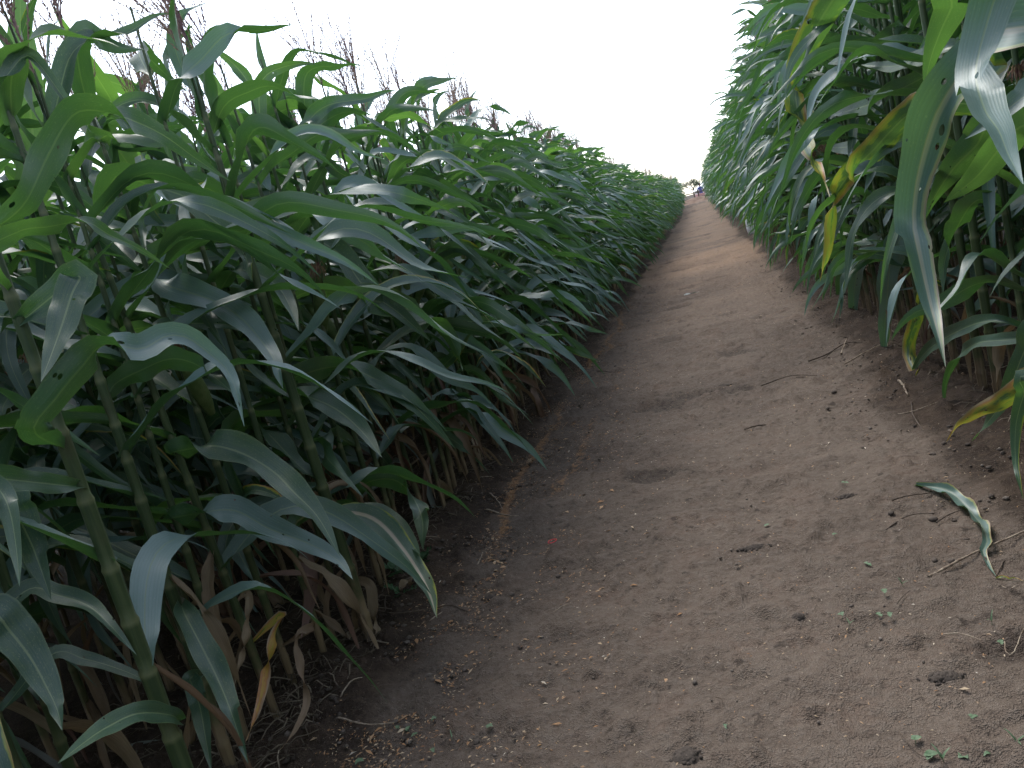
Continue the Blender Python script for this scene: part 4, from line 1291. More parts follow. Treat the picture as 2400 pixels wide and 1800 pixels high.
# ------------------------------------------------------------------ twigs lying on the path, one by one
TWIGS = [
    ([(800, 1640), (835, 1612), (866, 1594)], 4.0, 0, 'pale bent twig at the dark soil edge near the photo bottom', 0.03),
    ([(796, 1688), (843, 1706), (883, 1709), (926, 1700)], 5.0, 0, 'curved grey twig lying on dark soil left of the path', 0.01),
    ([(883, 1437), (937, 1446), (1017, 1435), (1060, 1426), (1100, 1440)], 4.5, 1, 'long dark twig running from the corn foot to the chaff', 0.01),
    ([(1010, 1460), (1053, 1433)], 3.6, 0, 'short pale straw stick crossing the dark twig end', 0.008),
    ([(1120, 1331), (1133, 1299)], 3.6, 0, 'short upright-looking straw beside the orange chaff strip', 0.006),
    ([(1142, 1198), (1190, 1214), (1221, 1213)], 4.0, 0, 'forked pale twig at the top of the chaff strip', 0.006),
    ([(1150, 1160), (1182, 1202)], 3.5, 0, 'straight pale twig leaning towards the forked twig', 0.012),
    ([(1299, 1440), (1340, 1417)], 2.6, 0, 'thin straw alone on the middle of the path', 0.004),
    ([(1415, 1366), (1440, 1354)], 3.0, 1, 'tiny dark stick on the middle of the path', 0.004),
    ([(2177, 1359), (2276, 1312), (2323, 1290), (2420, 1243)], 6.5, 0, 'long straight tan stick under the fallen green leaf', 0.008),
    ([(2072, 1251), (2132, 1216), (2188, 1209)], 4.0, 1, 'dark crooked twig above the long tan stick', 0.006),
    ([(2195, 1231), (2251, 1202)], 4.0, 1, 'dark straight twig beside the fallen leaf', 0.006),
    ([(2213, 1493), (2251, 1495), (2302, 1508)], 3.6, 0, 'thin brown twig below the long tan stick', 0.006),
    ([(2336, 1359), (2359, 1312)], 4.0, 1, 'dark twig by the lower end of the fallen leaf', 0.006),
    ([(2356, 1511), (2361, 1542), (2378, 1542), (2400, 1486), (2408, 1470)], 3.5, 0, 'angular bent stem near the right photo edge', 0.01),
    ([(2331, 1372), (2370, 1389), (2405, 1362)], 3.6, 0, 'kinked dry stem at the tip of the fallen leaf', 0.006),
    ([(2103, 1422), (2132, 1392)], 3.0, 1, 'small dark twig among pale seedlings', 0.005),
    ([(1681, 1641), (1697, 1657)], 3.2, 1, 'tiny dark twig on bare soil at the lower middle', 0.004),
    ([(2108, 1721), (2150, 1774), (2182, 1787)], 3.2, 1, 'thin dark stem beside the seedling patch at the bottom', 0.006),
    ([(1897, 850), (1936, 837), (1983, 810), (2034, 807)], 4.0, 1, 'dark crooked twig under the hanging right leaves', 0.01),
    ([(1980, 857), (2063, 812)], 3.4, 0, 'straight pale straw under the hanging right leaves', 0.008),
    ([(1971, 833), (1986, 797)], 3.6, 0, 'short pale stub beside the right leaves', 0.01),
    ([(2108, 897), (2129, 932)], 6.0, 0, 'thick pale stub of stalk at the right path edge', 0.012),
    ([(2086, 978), (2142, 971), (2202, 946)], 3.6, 0, 'thin grey twig across the right path edge', 0.008),
    ([(2137, 947), (2143, 981), (2168, 1022)], 4.0, 1, 'dark twig hanging down the right bank', 0.008),
    ([(2092, 1178), (2124, 1171), (2186, 1161)], 4.5, 1, 'knobbly dark twig at the stem of the fallen leaf', 0.006),
    ([(1746, 1011), (1795, 1000)], 4.5, 1, 'reddish brown stick lying on the open path', 0.006),
    ([(1784, 908), (1853, 886), (1915, 884)], 3.4, 1, 'long thin dark twig in crumbs on the upper path', 0.006),
    ([(1176, 1099), (1238, 1096)], 3.4, 1, 'dark straight twig near the left corn feet', 0.006),
    ([(1111, 1128), (1154, 1121)], 3.4, 0, 'pale stick lying against the left corn feet', 0.008),
    ([(1310, 980), (1333, 969)], 3.0, 0, 'short pale twig at the left path edge halfway along', 0.006),
    ([(1489, 1032), (1512, 1023)], 2.8, 0, 'bright straw on bare soil in the middle of the path', 0.004),
    ([(1399, 873), (1434, 876)], 3.0, 1, 'dark twig at the far left path edge', 0.006),
]


def ground_line(pts, lift, n=12):
    C = np.array([at_ground(px, py) for px, py in pts])
    if len(C) == 2:
        C = np.array([C[0], (C[0] + C[1]) / 2 + np.array([0.003, 0.004, 0.0]), C[1]])
    P, L = spline(C, n)
    P[:, 2] = gh(P[:, 0], P[:, 1])
    return P, L


for pts, wpx, dark, lb, lift in TWIGS:
    P, L = ground_line(pts, lift, 14)
    dep = float((P[len(P) // 2] - EYE) @ fwd)
    rad = 0.5 * wpx * dep / F_PX
    t = np.linspace(0, 1, len(P))
    P[:, 2] += rad * 0.9 + 0.006 + lift * np.sin(np.pi * t) * 0.6
    P[:, :2] += rng.normal(0, rad * 0.25, (len(P), 2))
    rr = rad * (1 - 0.45 * t) * (1 + rng.normal(0, 0.10, len(P)))
    base = P[0].copy()
    V, F = tube(P - base, rr, 6)
    link('twig', mk_mesh('twig', V, F, None, M_TWIGD if dark else M_TWIG), loc=base, label=lb, cat='twig', group='twigs lying on the path')

# ------------------------------------------------------------------ seedlings
def seedling_mesh(rg, nleaf, size, blade=False):
    parts = [tube(np.array([[0, 0, -0.004], [0.001, 0, size * 0.4], [0.002, 0.001, size * 0.8]]), [size * 0.05, size * 0.045, size * 0.035], 5)]
    for k in range(nleaf):
        a = 2 * math.pi * k / nleaf + rg.normal(0, 0.35)
        el = rg.uniform(0.15, 0.6) if not blade else rg.uniform(0.7, 1.2)
        d = np.array([math.cos(a) * math.cos(el), math.sin(a) * math.cos(el), math.sin(el)])
        b = np.array([-math.sin(a), math.cos(a), 0])
        L = size * rg.uniform(0.8, 1.2) * (2.2 if blade else 1.0)
        wd = size * (0.16 if blade else rg.uniform(0.38, 0.52))
        q = []
        for s in np.linspace(0, 1, 6):
            c = np.array([0.002, 0.001, size * 0.78]) + d * L * s - np.array([0, 0, 0.35 * L * s * s])
            ww = wd * math.sin(math.pi * (0.06 + 0.94 * s) ** 0.8) if not blade else wd * (1 - s) ** 0.6
            n_ = np.cross(d, b)
            q += [c - b * ww + n_ * ww * 0.25, c, c + b * ww + n_ * ww * 0.25]
        parts.append((np.array(q), grid_faces(5, 3)))
    V, F = merge(parts)
    return mk_mesh('seedling', V, F, None, M_SEED)


SEEDS = [(1982, 1140, 2, 0.022, 0, 'bright green two-leaved seedling in a crumbly hollow of the path'),
         (1797, 1238, 4, 0.016, 0, 'pale four-leaved seedling on the middle of the path'),
         (1957, 1258, 3, 0.014, 0, 'tiny pale seedling above the soil smear'),
         (2037, 1331, 2, 0.020, 0, 'pale round-leaved seedling left of the long stick'),
         (1972, 1322, 3, 0.012, 0, 'small seedling beside the round-leaved pale one'),
         (2075, 1397, 2, 0.020, 0, 'pale pair of seed leaves below the long tan stick'),
         (2118, 1378, 3, 0.016, 1, 'dark green seedling with narrow leaves near the stick end'),
         (2061, 1450, 2, 0.017, 0, 'whitish seedling, left one of a close pair'),
         (2089, 1448, 3, 0.015, 0, 'grey-green seedling, right one of a close pair'),
         (1974, 1450, 4, 0.016, 0, 'thin branched seedling on the open soil'),
         (1991, 1470, 3, 0.013, 1, 'dark grassy seedling next to the branched one'),
         (2326, 1468, 2, 0.020, 1, 'upright grassy blade right of the pale seedlings'),
         (2345, 1513, 3, 0.014, 0, 'pale seedling beside the angular bent stem'),
         (2280, 1690, 3, 0.013, 0, 'small green seedling above the bottom patch'),
         (2146, 1745, 3, 0.017, 0, 'green seedling touching the thin dark stem'),
         (2182, 1782, 4, 0.020, 0, 'leafy seedling at the left of the bottom patch'),
         (2215, 1795, 3, 0.024, 1, 'grassy seedling in the middle of the bottom patch'),
         (2262, 1783, 4, 0.018, 0, 'leafy seedling in the bottom patch by brown crumbs'),
         (2280, 1776, 3, 0.016, 0, 'light green seedling right in the bottom patch'),
         (2312, 1778, 3, 0.015, 0, 'pale seedling at the right of the bottom patch'),
         (2390, 1756, 3, 0.022, 1, 'grassy seedling at the lower right corner'),
         (936, 1712, 4, 0.013, 0, 'mint green seedling, leftmost on the dark left edge soil'),
         (960, 1716, 4, 0.015, 0, 'mint green seedling in the middle of the left edge cluster'),
         (975, 1728, 3, 0.012, 0, 'mint green seedling at the right of the left edge cluster'),
         (1019, 1688, 3, 0.012, 0, 'single mint seedling on damp soil by the chaff'),
         (1150, 1708, 4, 0.014, 0, 'four-leaved pale seedling on the lower path'),
         (1061, 1735, 2, 0.017, 1, 'single upright grass blade on the lower path'),
         (1018, 1765, 3, 0.012, 0, 'small pale seedling near the bottom edge of the path'),
         (843, 1795, 4, 0.018, 0, 'mint seedling at the very bottom of the left edge soil'),
         (1700, 1712, 3, 0.014, 0, 'small whitish seedling on bare soil in the lower middle')]
rgs = np.random.default_rng(77)
for px, py, nl, size, blade, lb in SEEDS:
    p = at_ground(px, py)
    link('seedling', seedling_mesh(rgs, nl, size * 0.72, bool(blade)), loc=(p[0], p[1], p[2] + 0.002), rot=(0, 0, rgs.uniform(0, 6)), label=lb, cat='seedling', group='seedlings on the path')

# weeds at the foot of the left row
def weed(px, py, size, nst, lb):
    p = at_ground(px, py)
    rg = np.random.default_rng(int(px))
    root = link('weed', None, loc=p, label=lb, cat='weed')
    for k in range(nst):
        a, el = rg.uniform(0, 6.28), rg.uniform(0.5, 1.2)
        d = np.array([math.cos(a) * math.cos(el), math.sin(a) * math.cos(el), math.sin(el)])
        L = size * rg.uniform(0.6, 1.1)
        pts = np.array([d * L * s + np.array([0, 0, -0.3 * L * s * s]) for s in np.linspace(0, 1, 6)])
        st = link('stem', mk_mesh('stem', *tube(pts, np.linspace(0.0016, 0.0007, 6), 4), None, M_SEED), root)
        for j in range(1, 6):
            for sg in (-1, 1):
                b = norm(np.cross(d, np.array([0, 0, 1.0]))) * sg
                ll = size * 0.24 * rg.uniform(0.7, 1.2)
                e = norm(b + d * 0.6 + rg.normal(0, 0.2, 3))
                n_ = norm(np.cross(e, d))
                q = []
                for s in np.linspace(0, 1, 4):
                    c = pts[j] + e * ll * s
                    ww = ll * 0.32 * math.sin(math.pi * (0.08 + 0.9 * s))
                    side_ = np.cross(e, n_)
                    q += [c - side_ * ww, c + side_ * ww]
                link('leaf', mk_mesh('leaf', np.array(q), grid_faces(3, 2), None, M_WEED), st)


M_WEED = plain('weed_leaf', (0.035, 0.090, 0.040), (0.070, 0.140, 0.060), 60, 0.55, 0.1, 0.25)
weed(945, 1345, 0.10, 5, 'small dark green leafy weed beside the dry-footed corn plant')
weed(985, 1320, 0.09, 4, 'low weed with narrow leaves under the streaked corn leaf')
weed(940, 1395, 0.07, 4, 'tiny weed next to the pinkish dead leaf')

# ------------------------------------------------------------------ single things on the path
def lying_leaf(name, pts, wpx, mat, label, cat, age, r, wave=0.4, lift=0.02, parent=None, tint=0.3):
    P, L = ground_line(pts, 0, 30)
    dep = float((P[10] - EYE) @ fwd)
    half = 0.5 * wpx * dep / F_PX
    P[:, 2] += 0.012 + lift * np.abs(np.sin(np.linspace(0, 7, 30)))
    T = norm(np.gradient(P, axis=0))
    ang = 0.5 * np.sin(np.linspace(0, 6, 30) + 1.0)
    N0 = norm(np.array([0, 0, 1.0]) - T[:, 2:3] * T)
    B0 = np.cross(N0, T)
    W = B0 * np.cos(ang)[:, None] + N0 * np.sin(ang)[:, None]
    N = N0 * np.cos(ang)[:, None] - B0 * np.sin(ang)[:, None]
    a = lambda q: np.array([q], float)
    V, uu, ss = leaf_sheet(P[None], W[None], N[None], a(half), a(0.35), a(wave), a(0.5), a(5.0), 7, a(0.25))
    V = V[0]
    V[:, 2] = np.maximum(V[:, 2], gh(V[:, 0], V[:, 1]) + 0.006)
    co = np.stack([uu, ss, np.full_like(uu, r)], -1)[0]
    pr = np.stack([np.full_like(uu, age), np.full_like(uu, tint), np.full_like(uu, 0.25)], -1)[0]
    base = P[0].copy()
    return link(name, mk_mesh(name, V - base, grid_faces(29, 7), {'leafco': co, 'leafprop': pr}, mat), loc=base, label=label, cat=cat)


lying_leaf('fallen_leaf', [(2150, 1147), (2215, 1162), (2262, 1195), (2298, 1240), (2316, 1285), (2306, 1308), (2320, 1336), (2338, 1368)], 34, M_LEAF,
           'curled green corn leaf torn off and lying across the long tan stick', 'leaf', 0.30, 0.37, 0.8, 0.010, tint=-0.4)
lying_leaf('fallen_leaf', [(2337, 1366), (2366, 1368), (2404, 1373)], 9, M_LEAF, 'yellowish leaf shred at the lower tip of the curled fallen leaf', 'leaf', 0.8, 0.1, 0.2, 0.005)
lying_leaf('fallen_leaf', [(945, 1392), (965, 1382), (985, 1366)], 26, M_LEAF, 'pinkish tan dead leaf lying by the left corn feet', 'leaf', 2.0, 0.43, 0.3, 0.02)
lying_leaf('fallen_leaf', [(1240, 1092), (1256, 1084), (1268, 1080)], 12, M_LEAF, 'small curled pale dead leaf on the dark edge soil', 'leaf', 2.0, 0.99, 0.3, 0.01)
lying_leaf('fallen_leaf', [(1604, 695), (1622, 691), (1640, 686)], 7, plain('paper', (0.55, 0.58, 0.56), (0.66, 0.68, 0.66), 30, 0.7, 0.05), 'whitish strip lying on the far part of the path', 'strip', 0, 0.3, 0.1, 0.004)

# red plastic ring
p = at_ground(1296, 1275)
a_ = np.linspace(0, 2 * np.pi, 19)
ringP = np.stack([np.cos(a_) * 0.017, np.sin(a_) * 0.006 + 0.003 * np.cos(a_), 0.004 + 0.003 * np.sin(a_)], -1)
link('plastic_ring', mk_mesh('plastic_ring', *tube(ringP, 0.0016, 6), None, plain('red_plastic', (0.55, 0.03, 0.04), (0.65, 0.05, 0.06), 20, 0.4, 0.0)),
     loc=(p[0], p[1], p[2] + 0.008), rot=(0.1, 0.05, 0.45), label='small flattened red plastic ring on the path', cat='ring')

# dark heaps of fresh crumbs
def heap(px, py, wpx, hpx, lb):
    p = at_ground(px, py)
    dep = float((p - EYE) @ fwd)
    rx = 0.5 * wpx * dep / F_PX
    ry = 1.5 * hpx * dep / F_PX * 0.5
    rg = np.random.default_rng(int(px + py))
    n = 90
    q = rg.normal(0, 0.42, (n, 2))
    x, y = p[0] + q[:, 0] * rx, p[1] + q[:, 1] * ry
    r = np.hypot(q[:, 0], q[:, 1])
    z = gh(x, y) + 0.006 * np.maximum(1 - r, 0)
    sz = rg.uniform(0.003, 0.008, n) * (1.1 - 0.4 * np.minimum(r, 1))
    V = np.stack([x, y, z], -1)[:, None, :] + ICO[None] * sz[:, None, None] * (1 + rg.normal(0, 0.15, (n, 12, 1)))
    F = (TRI[None] + (np.arange(n) * 12)[:, None, None]).reshape(-1, 3)
    # the low body under the crumbs
    k = 14
    a = np.linspace(0, 2 * np.pi, k, endpoint=False)
    rings = []
    for t, hgt in ((1.0, -0.004), (0.75, 0.004), (0.4, 0.009), (0.05, 0.011)):
        w_ = 1 + 0.12 * np.sin(a * 3 + px)
        xx, yy = p[0] + np.cos(a) * rx * t * w_, p[1] + np.sin(a) * ry * t * w_
        rings.append(np.stack([xx, yy, gh(xx, yy) + hgt], -1))
    bv = np.concatenate(rings)
    bf = ring_faces(4, k)
    tri = np.concatenate([bf[:, [0, 1, 2]], bf[:, [0, 2, 3]]])
    VV = np.concatenate([V.reshape(-1, 3), bv]) - p
    FF = np.concatenate([F, tri + n * 12])
    c = np.clip(rg.normal(0.16, 0.1, len(VV)), 0, 1)
    me = mk_mesh('soil_heap', VV, FF, {'leafco': np.stack([c, c, c], -1)}, M_CLOD)
    link('soil_heap', me, loc=p, label=lb, cat='soil heap', group='dark crumb heaps on the path')


heap(2216, 1588, 84, 34, 'dark oval heap of soil crumbs at the lower right')
heap(1606, 1772, 70, 50, 'dark soil crumb heap cut by the bottom of the photo')
heap(1872, 1448, 32, 18, 'small dark crumb heap near the middle of the path')
heap(1772, 1284, 84, 16, 'long dark smear of crumbs across the path')
heap(1386, 1276, 36, 11, 'flat dark crumb patch right of the red ring')
heap(1985, 1165, 60, 14, 'dark crumbs round the bright two-leaved seedling')
heap(1150, 1402, 36, 14, 'dark crumb patch beside the orange chaff')
heap(1695, 905, 50, 10, 'dark crumb smear on the upper path')

# ------------------------------------------------------------------ the far end of the path
YE = CORN_END


def grid_terrain(name, x0, x1, y0, y1, nx, ny, fz, mat, attrs=None, **kw):
    X, Y = np.meshgrid(np.linspace(x0, x1, nx), np.linspace(y0, y1, ny))
    V = np.stack([X, Y, fz(X, Y)], -1).reshape(-1, 3)
    me = mk_mesh(name, V, grid_faces(ny - 1, nx)[:, ::-1], attrs, mat)
    return link(name, me, **kw)


M_RED = plain('red_earth', (0.13, 0.085, 0.060), (0.20, 0.135, 0.098), 3.0, 0.95, 0.5)
grid_terrain('earth_mound', -3.2, 3.2, YE + 0.4, YE + 3.6, 70, 40,
             lambda X, Y: gh(X, Y) - 0.06 + 0.40 * np.exp(-((Y - YE - 2.0 - 0.4 * fbm(X * 0.8, X * 0, 91, 2)) / 0.75) ** 2) * (1 - sstep(2.2, 3.1, np.abs(X))) + 0.10 * fbm(X * 2.5, Y * 2.5, 92, 3) * (1 - sstep(2.4, 3.1, np.abs(X))),
             M_RED, label='low bank of reddish earth across the far end of the path', cat='earth bank')


def verge():
    n = 2600
    x = U(-6, 7, n)
    y = YE + 3.4 + U(0, 3.5, n)
    P = ground_pts(x, y)
    a = U(0, 6.28, n)
    L = U(0.15, 0.42, n)
    V = np.zeros((n, 4, 2, 3))
    for i in range(4):
        t = i / 3
        c = P + np.stack([np.cos(a) * L * 0.5 * t * t, np.sin(a) * L * 0.5 * t * t, L * (t - 0.25 * t * t)], -1)
        b = np.stack([-np.sin(a), np.cos(a), 0 * a], -1) * (0.012 * (1 - 0.9 * t))
        V[:, i, 0], V[:, i, 1] = c - b, c + b
    f = grid_faces(3, 2)
    F = (f[None] + (np.arange(n) * 8)[:, None, None]).reshape(-1, 4)
    link('grass', mk_mesh('grass', V.reshape(-1, 3), F, None, plain('verge_grass', (0.07, 0.13, 0.03), (0.13, 0.19, 0.06), 2.0, 0.6, 0.0, 0.25)), kind='stuff', label='green grass verge behind the earth bank')


verge()

# rail fence
fz0 = float(gh(np.array([0.0]), np.array([YE + 7.2]))[0])
fr = link('rail_fence', None, loc=(0, YE + 7.2, fz0), label='dark wooden rail fence behind the grass verge', cat='fence')
M_RAIL = plain('old_wood', (0.05, 0.042, 0.036), (0.10, 0.085, 0.07), 12, 0.85, 0.4)


def box(sx, sy, sz, bev=0.0):
    x, y, z = sx / 2, sy / 2, sz
    V = np.array([(-x, -y, 0), (x, -y, 0), (x, y, 0), (-x, y, 0), (-x, -y, z), (x, -y, z), (x, y, z), (-x, y, z)], float)
    F = np.array([(0, 3, 2, 1), (4, 5, 6, 7), (0, 1, 5, 4), (1, 2, 6, 5), (2, 3, 7, 6), (3, 0, 4, 7)])
    return V, F


for xx in np.arange(-6, 7.1, 2.0):
    v, f = tube(np.array([[0, 0, -0.1], [0.01, 0, 0.5], [0.0, 0.01, 0.95]]), [0.055, 0.05, 0.048], 8)
    link('post', mk_mesh('post', v, f, None, M_RAIL), fr, loc=(xx, 0, 0))
for zz in (0.42, 0.80):
    v, f = tube(np.stack([np.linspace(-6.2, 6.2, 14), np.full(14, -0.06), zz + rng.normal(0, 0.012, 14)], -1), 0.035, 6)
    link('rail', mk_mesh('rail', v, f, None, M_RAIL), fr)

# shed with a pale gable roof
hp = at_d(1642, 450, 82.0)
hz = float(gh(np.array([hp[0]]), np.array([hp[1]]))[0])
shed = link('shed', None, loc=(hp[0] + 1.6, hp[1], hz), rot=(0, 0, R(14)), label='pale shed with a white sheet roof beyond the corn', cat='shed')
M_SHEDW = plain('grey_boards', (0.42, 0.38, 0.36), (0.55, 0.50, 0.48), 1.5, 0.8, 0.1)
M_WHITE = plain('white_sheet', (0.78, 0.79, 0.80), (0.82, 0.83, 0.83), 1.0, 0.45, 0.05)
W2, D2, HW, HR = 1.7, 2.2, 1.35, 2.35
wallsV = np.array([(-W2, -D2, -0.2), (W2, -D2, -0.2), (W2, D2, -0.2), (-W2, D2, -0.2), (-W2, -D2, HW), (W2, -D2, HW), (W2, D2, HW), (-W2, D2, HW), (0, -D2, HR), (0, D2, HR)], float)
wm = bpy.data.meshes.new('wall')
wm.from_pydata(wallsV.tolist(), [], [(0, 1, 5, 8, 4), (2, 3, 7, 9, 6), (1, 2, 6, 5), (3, 0, 4, 7)])
wm.materials.append(M_SHEDW)
wm.update()
link('wall', wm, shed)
for sgn in (-1, 1):
    n_ = 18
    q = []
    for i in range(n_ + 1):
        yy = -D2 - 0.15 + (2 * D2 + 0.3) * i / n_
        c_ = 0.02 * (i % 2)
        for t in (0.0, 1.0):
            q.append((sgn * (0.0 + (W2 + 0.22) * t), yy, HR + 0.04 - (HR - HW) * (W2 + 0.22) / W2 * t + c_))
    V_ = np.array(q)
    F_ = grid_faces(n_, 2)
    V2 = np.concatenate([V_, V_ - np.array([0, 0, 0.03])])
    link('roof_sheet', mk_mesh('roof_sheet', V2, np.concatenate([F_ if sgn < 0 else F_[:, ::-1], F_ + len(V_)]), None, M_WHITE, False), shed)
v, f = box(0.75, 0.05, 1.15)
link('door', mk_mesh('door', v, f, None, M_RAIL, False), shed, loc=(0.5, -D2 - 0.03, -0.15))

# pink tub near the fence
tp = at_d(1638, 441, 66.0)
tz = float(gh(np.array([tp[0]]), np.array([tp[1]]))[0])
k_ = 20
a_ = np.linspace(0, 2 * np.pi, k_, endpoint=False)
prof = [(0.0, 0.30), (0.02, 0.31), (0.5, 0.36), (0.85, 0.40), (0.88, 0.43), (0.90, 0.42), (0.86, 0.385), (0.10, 0.28)]
Vt = np.concatenate([np.stack([np.cos(a_) * r_, np.sin(a_) * r_, np.full(k_, z_)], -1) for z_, r_ in prof])
link('tub', mk_mesh('tub', Vt, ring_faces(len(prof), k_), None, plain('pink_plastic', (0.55, 0.30, 0.30), (0.62, 0.36, 0.35), 3, 0.5, 0.0)),
     loc=(tp[0], tp[1], tz), label='pink plastic tub standing beyond the path end', cat='tub')

# a person in blue at the end of the path
def person(px, depth):
    g = at_d(px, 450, depth)
    z = float(gh(np.array([g[0]]), np.array([g[1]]))[0])
    J = {'pelvis': (0, 0, 0.95), 'belly': (0, 0, 1.12), 'chest': (0, 0.01, 1.34), 'neck': (0, 0.0, 1.50), 'chin': (0, -0.02, 1.57), 'head': (0, -0.01, 1.68), 'crown': (0, 0, 1.76),
         'shl': (-0.19, 0, 1.44), 'ell': (-0.27, 0.02, 1.18), 'wrl': (-0.24, -0.10, 0.95), 'hal': (-0.23, -0.13, 0.87),
         'shr': (0.19, 0, 1.44), 'elr': (0.28, 0.02, 1.18), 'wrr': (0.26, -0.08, 0.95), 'har': (0.25, -0.11, 0.87),
         'hil': (-0.10, 0, 0.90), 'knl': (-0.12, -0.03, 0.50), 'anl': (-0.12, 0.02, 0.09), 'tol': (-0.13, -0.14, 0.03),
         'hir': (0.10, 0, 0.90), 'knr': (0.13, 0.0, 0.50), 'anr': (0.15, 0.05, 0.09), 'tor': (0.17, -0.10, 0.03)}
    rad = {'pelvis': 0.15, 'belly': 0.14, 'chest': 0.16, 'neck': 0.055, 'chin': 0.07, 'head': 0.098, 'crown': 0.06, 'shl': 0.075, 'shr': 0.075, 'ell': 0.05, 'elr': 0.05, 'wrl': 0.033, 'wrr': 0.033,
           'hal': 0.035, 'har': 0.035, 'hil': 0.105, 'hir': 0.105, 'knl': 0.07, 'knr': 0.07, 'anl': 0.048, 'anr': 0.048, 'tol': 0.04, 'tor': 0.04}
    E = [('pelvis', 'belly'), ('belly', 'chest'), ('chest', 'neck'), ('neck', 'chin'), ('chin', 'head'), ('head', 'crown'), ('chest', 'shl'), ('shl', 'ell'), ('ell', 'wrl'), ('wrl', 'hal'),
         ('chest', 'shr'), ('shr', 'elr'), ('elr', 'wrr'), ('wrr', 'har'), ('pelvis', 'hil'), ('hil', 'knl'), ('knl', 'anl'), ('anl', 'tol'), ('pelvis', 'hir'), ('hir', 'knr'), ('knr', 'anr'), ('anr', 'tor')]
    names = list(J)
    me = bpy.data.meshes.new('body')
    me.from_pydata([J[k] for k in names], [(names.index(a), names.index(b)) for a, b in E], [])
    gm = NT('person_clothes')
    zz = gm.n('ShaderNodeSeparateXYZ', i_Vector=gm.n('ShaderNodeTexCoord').outputs['Object'])
    xx = gm.math('ABSOLUTE', zz.outputs[0])
    shirt = gm.math('MULTIPLY', gm.math('GREATER_THAN', zz.outputs[2], 0.93), gm.math('LESS_THAN', zz.outputs[2], 1.50))
    arm = gm.math('MULTIPLY', gm.math('GREATER_THAN', xx, 0.2), gm.math('LESS_THAN', zz.outputs[2], 1.22))
    col = gm.mix(shirt, (0.20, 0.115, 0.08), (0.075, 0.08, 0.22))
    col = gm.mix(arm, col, (0.20, 0.115, 0.08))
    legs = gm.math('MULTIPLY', gm.math('LESS_THAN', zz.outputs[2], 0.94), gm.math('LESS_THAN', xx, 0.205))
    col = gm.mix(legs, col, (0.035, 0.04, 0.06))
    me.materials.append(gm.done(gm.principled(col, 0.8, None, 0.2)))
    o = link('person', me, loc=(g[0], g[1], z), rot=(0, 0, 0.5), label='person in a blue shirt standing at the far end of the path', cat='person')
    md = o.modifiers.new('skin', 'SKIN')
    for i, k in enumerate(names):
        me.skin_vertices[0].data[i].radius = (rad[k], rad[k] * (0.72 if k in ('chest', 'belly', 'pelvis') else 1.0))
    me.skin_vertices[0].data[0].use_root = True
    o.modifiers.new('sub', 'SUBSURF').levels = 1
    o.modifiers['sub'].render_levels = 2
    # hair cap
    k = 12
    a = np.linspace(0, 2 * np.pi, k, endpoint=False)
    rings = [np.stack([np.cos(a) * r_ * 0.95, np.sin(a) * r_ + 0.012, np.full(k, z_)], -1) for z_, r_ in ((1.64, 0.098), (1.70, 0.108), (1.76, 0.098), (1.80, 0.066), (1.815, 0.015))]
    link('hair', mk_mesh('hair', np.concatenate(rings), ring_faces(5, k), None, plain('dark_hair', (0.02, 0.017, 0.015), (0.035, 0.03, 0.025), 40, 0.7, 0.3)), o)


person(1643, 68.0)

# white sack with dark cords among the stalks on the right
sp = at_x(1762, 497, 0.93)
sz_ = float(gh(np.array([sp[0]]), np.array([sp[1]]))[0])
k_ = 24
a_ = np.linspace(0, 2 * np.pi, k_, endpoint=False)
sup = lambda c: np.sign(c) * np.abs(c) ** 0.7
rings = []
top_ = sp[2] - sz_ + 0.12
for t_, s_ in ((0.0, 0.75), (0.03, 0.92), (0.25, 1.0), (0.6, 0.98), (0.85, 0.9), (0.95, 0.66), (1.0, 0.25)):
    rings.append(np.stack([sup(np.cos(a_)) * 0.16 * s_ * (1 + 0.03 * np.sin(5 * a_ + t_ * 9)), sup(np.sin(a_)) * 0.11 * s_, np.full(k_, t_ * top_)], -1))
sack = link('sack', None, loc=(sp[0], sp[1], sz_), rot=(0, 0, 0.35), label='white sack with dark crossed cords standing among the right corn stalks', cat='sack')
link('bag', mk_mesh('bag', np.concatenate(rings), ring_faces(len(rings), k_), None, plain('white_cloth', (0.68, 0.70, 0.76), (0.80, 0.81, 0.84), 14, 0.8, 0.3)), sack)
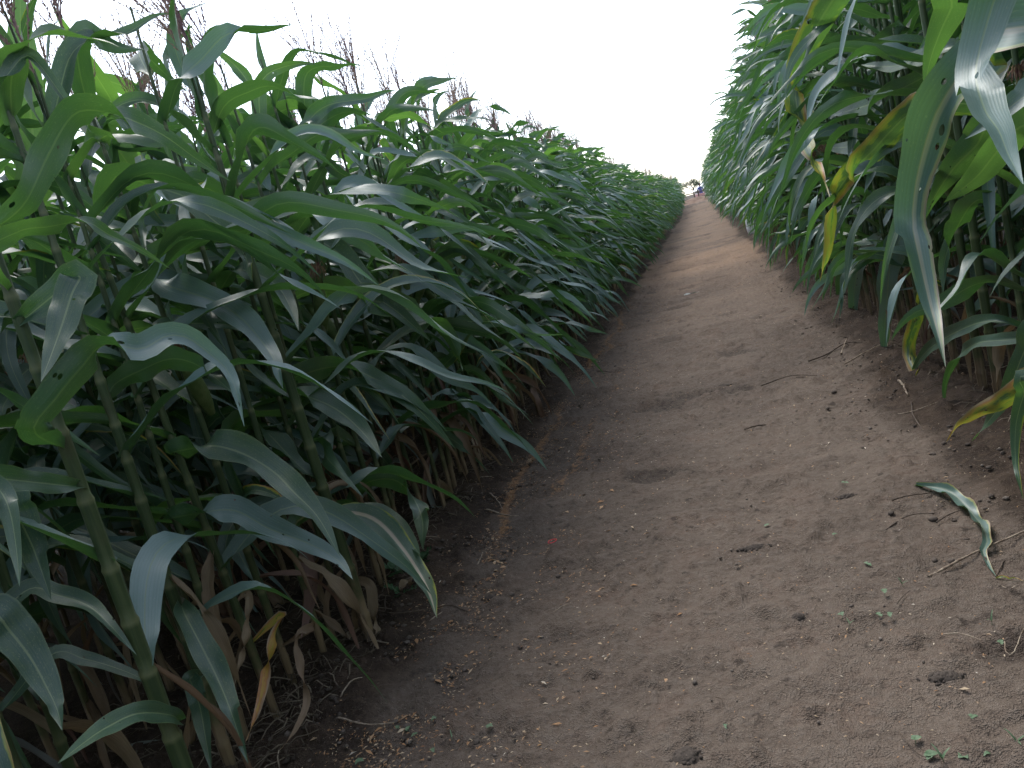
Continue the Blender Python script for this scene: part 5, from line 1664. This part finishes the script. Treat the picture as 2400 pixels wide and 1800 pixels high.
for sg in (-1, 1):
    pts = np.array([[sg * 0.15 * (1 - 2 * t_), -0.115 - 0.006 * math.sin(math.pi * t_), top_ * (0.45 + 0.45 * t_)] for t_ in np.linspace(0, 1, 8)])
    link('cord', mk_mesh('cord', *tube(pts, 0.009, 6), None, M_TWIGD), sack)

# tree beyond the shed: trunk, limbs, leaf clumps with sky between
def far_tree(px, py_base, depth, height, seed, lb):
    rg = np.random.default_rng(seed)
    g = at_d(px, py_base, depth)
    z = float(gh(np.array([g[0]]), np.array([g[1]]))[0])
    root = link('tree', None, loc=(g[0], g[1], z), label=lb, cat='tree')
    parts, tips = [], []

    def limb(p0, d, L, r, lev):
        pts = [np.array(p0, float)]
        d = norm(np.array(d, float))
        for i in range(5):
            d = norm(d + rg.normal(0, 0.13, 3) + np.array([0, 0, 0.04]))
            pts.append(pts[-1] + d * L / 5)
        parts.append(tube(np.array(pts), np.linspace(r, r * 0.55, 6), 6))
        if lev == 0:
            tips.extend(pts[3:])
            return
        for k in range(4 if lev > 1 else 3):
            a = rg.uniform(0, 6.28)
            dd = norm(d * 0.6 + np.array([math.cos(a), math.sin(a), rg.uniform(0.0, 0.5)]) * 0.8)
            limb(pts[rg.integers(3, 6)], dd, L * rg.uniform(0.5, 0.7), r * 0.5, lev - 1)
    limb((0, 0, -0.2), (0, 0, 1), height * 0.42, height * 0.035, 2)
    v, f = merge(parts)
    link('trunk', mk_mesh('trunk', v, f, None, M_TWIGD), root)
    Vs = []
    for t in tips:
        n = 46
        c = t + rg.normal(0, height * 0.055, (n, 3))
        u = norm(rg.normal(0, 1, (n, 3)))
        w_ = norm(np.cross(u, rg.normal(0, 1, (n, 3))))
        s_ = height * rg.uniform(0.012, 0.024, n)[:, None]
        Vs.append(np.stack([c - u * s_, c + w_ * s_ * 0.5, c + u * s_, c - w_ * s_ * 0.5], 1).reshape(-1, 3))
    V_ = np.concatenate(Vs)
    link('crown', mk_mesh('crown', V_, np.arange(len(V_)).reshape(-1, 4), None, plain('tree_leaf', (0.035, 0.06, 0.03), (0.07, 0.10, 0.05), 0.8, 0.6, 0.0, 0.25), False), root)


far_tree(1628, 455, 150.0, 5.2, 5, 'small round tree beyond the shed at the end of the path')
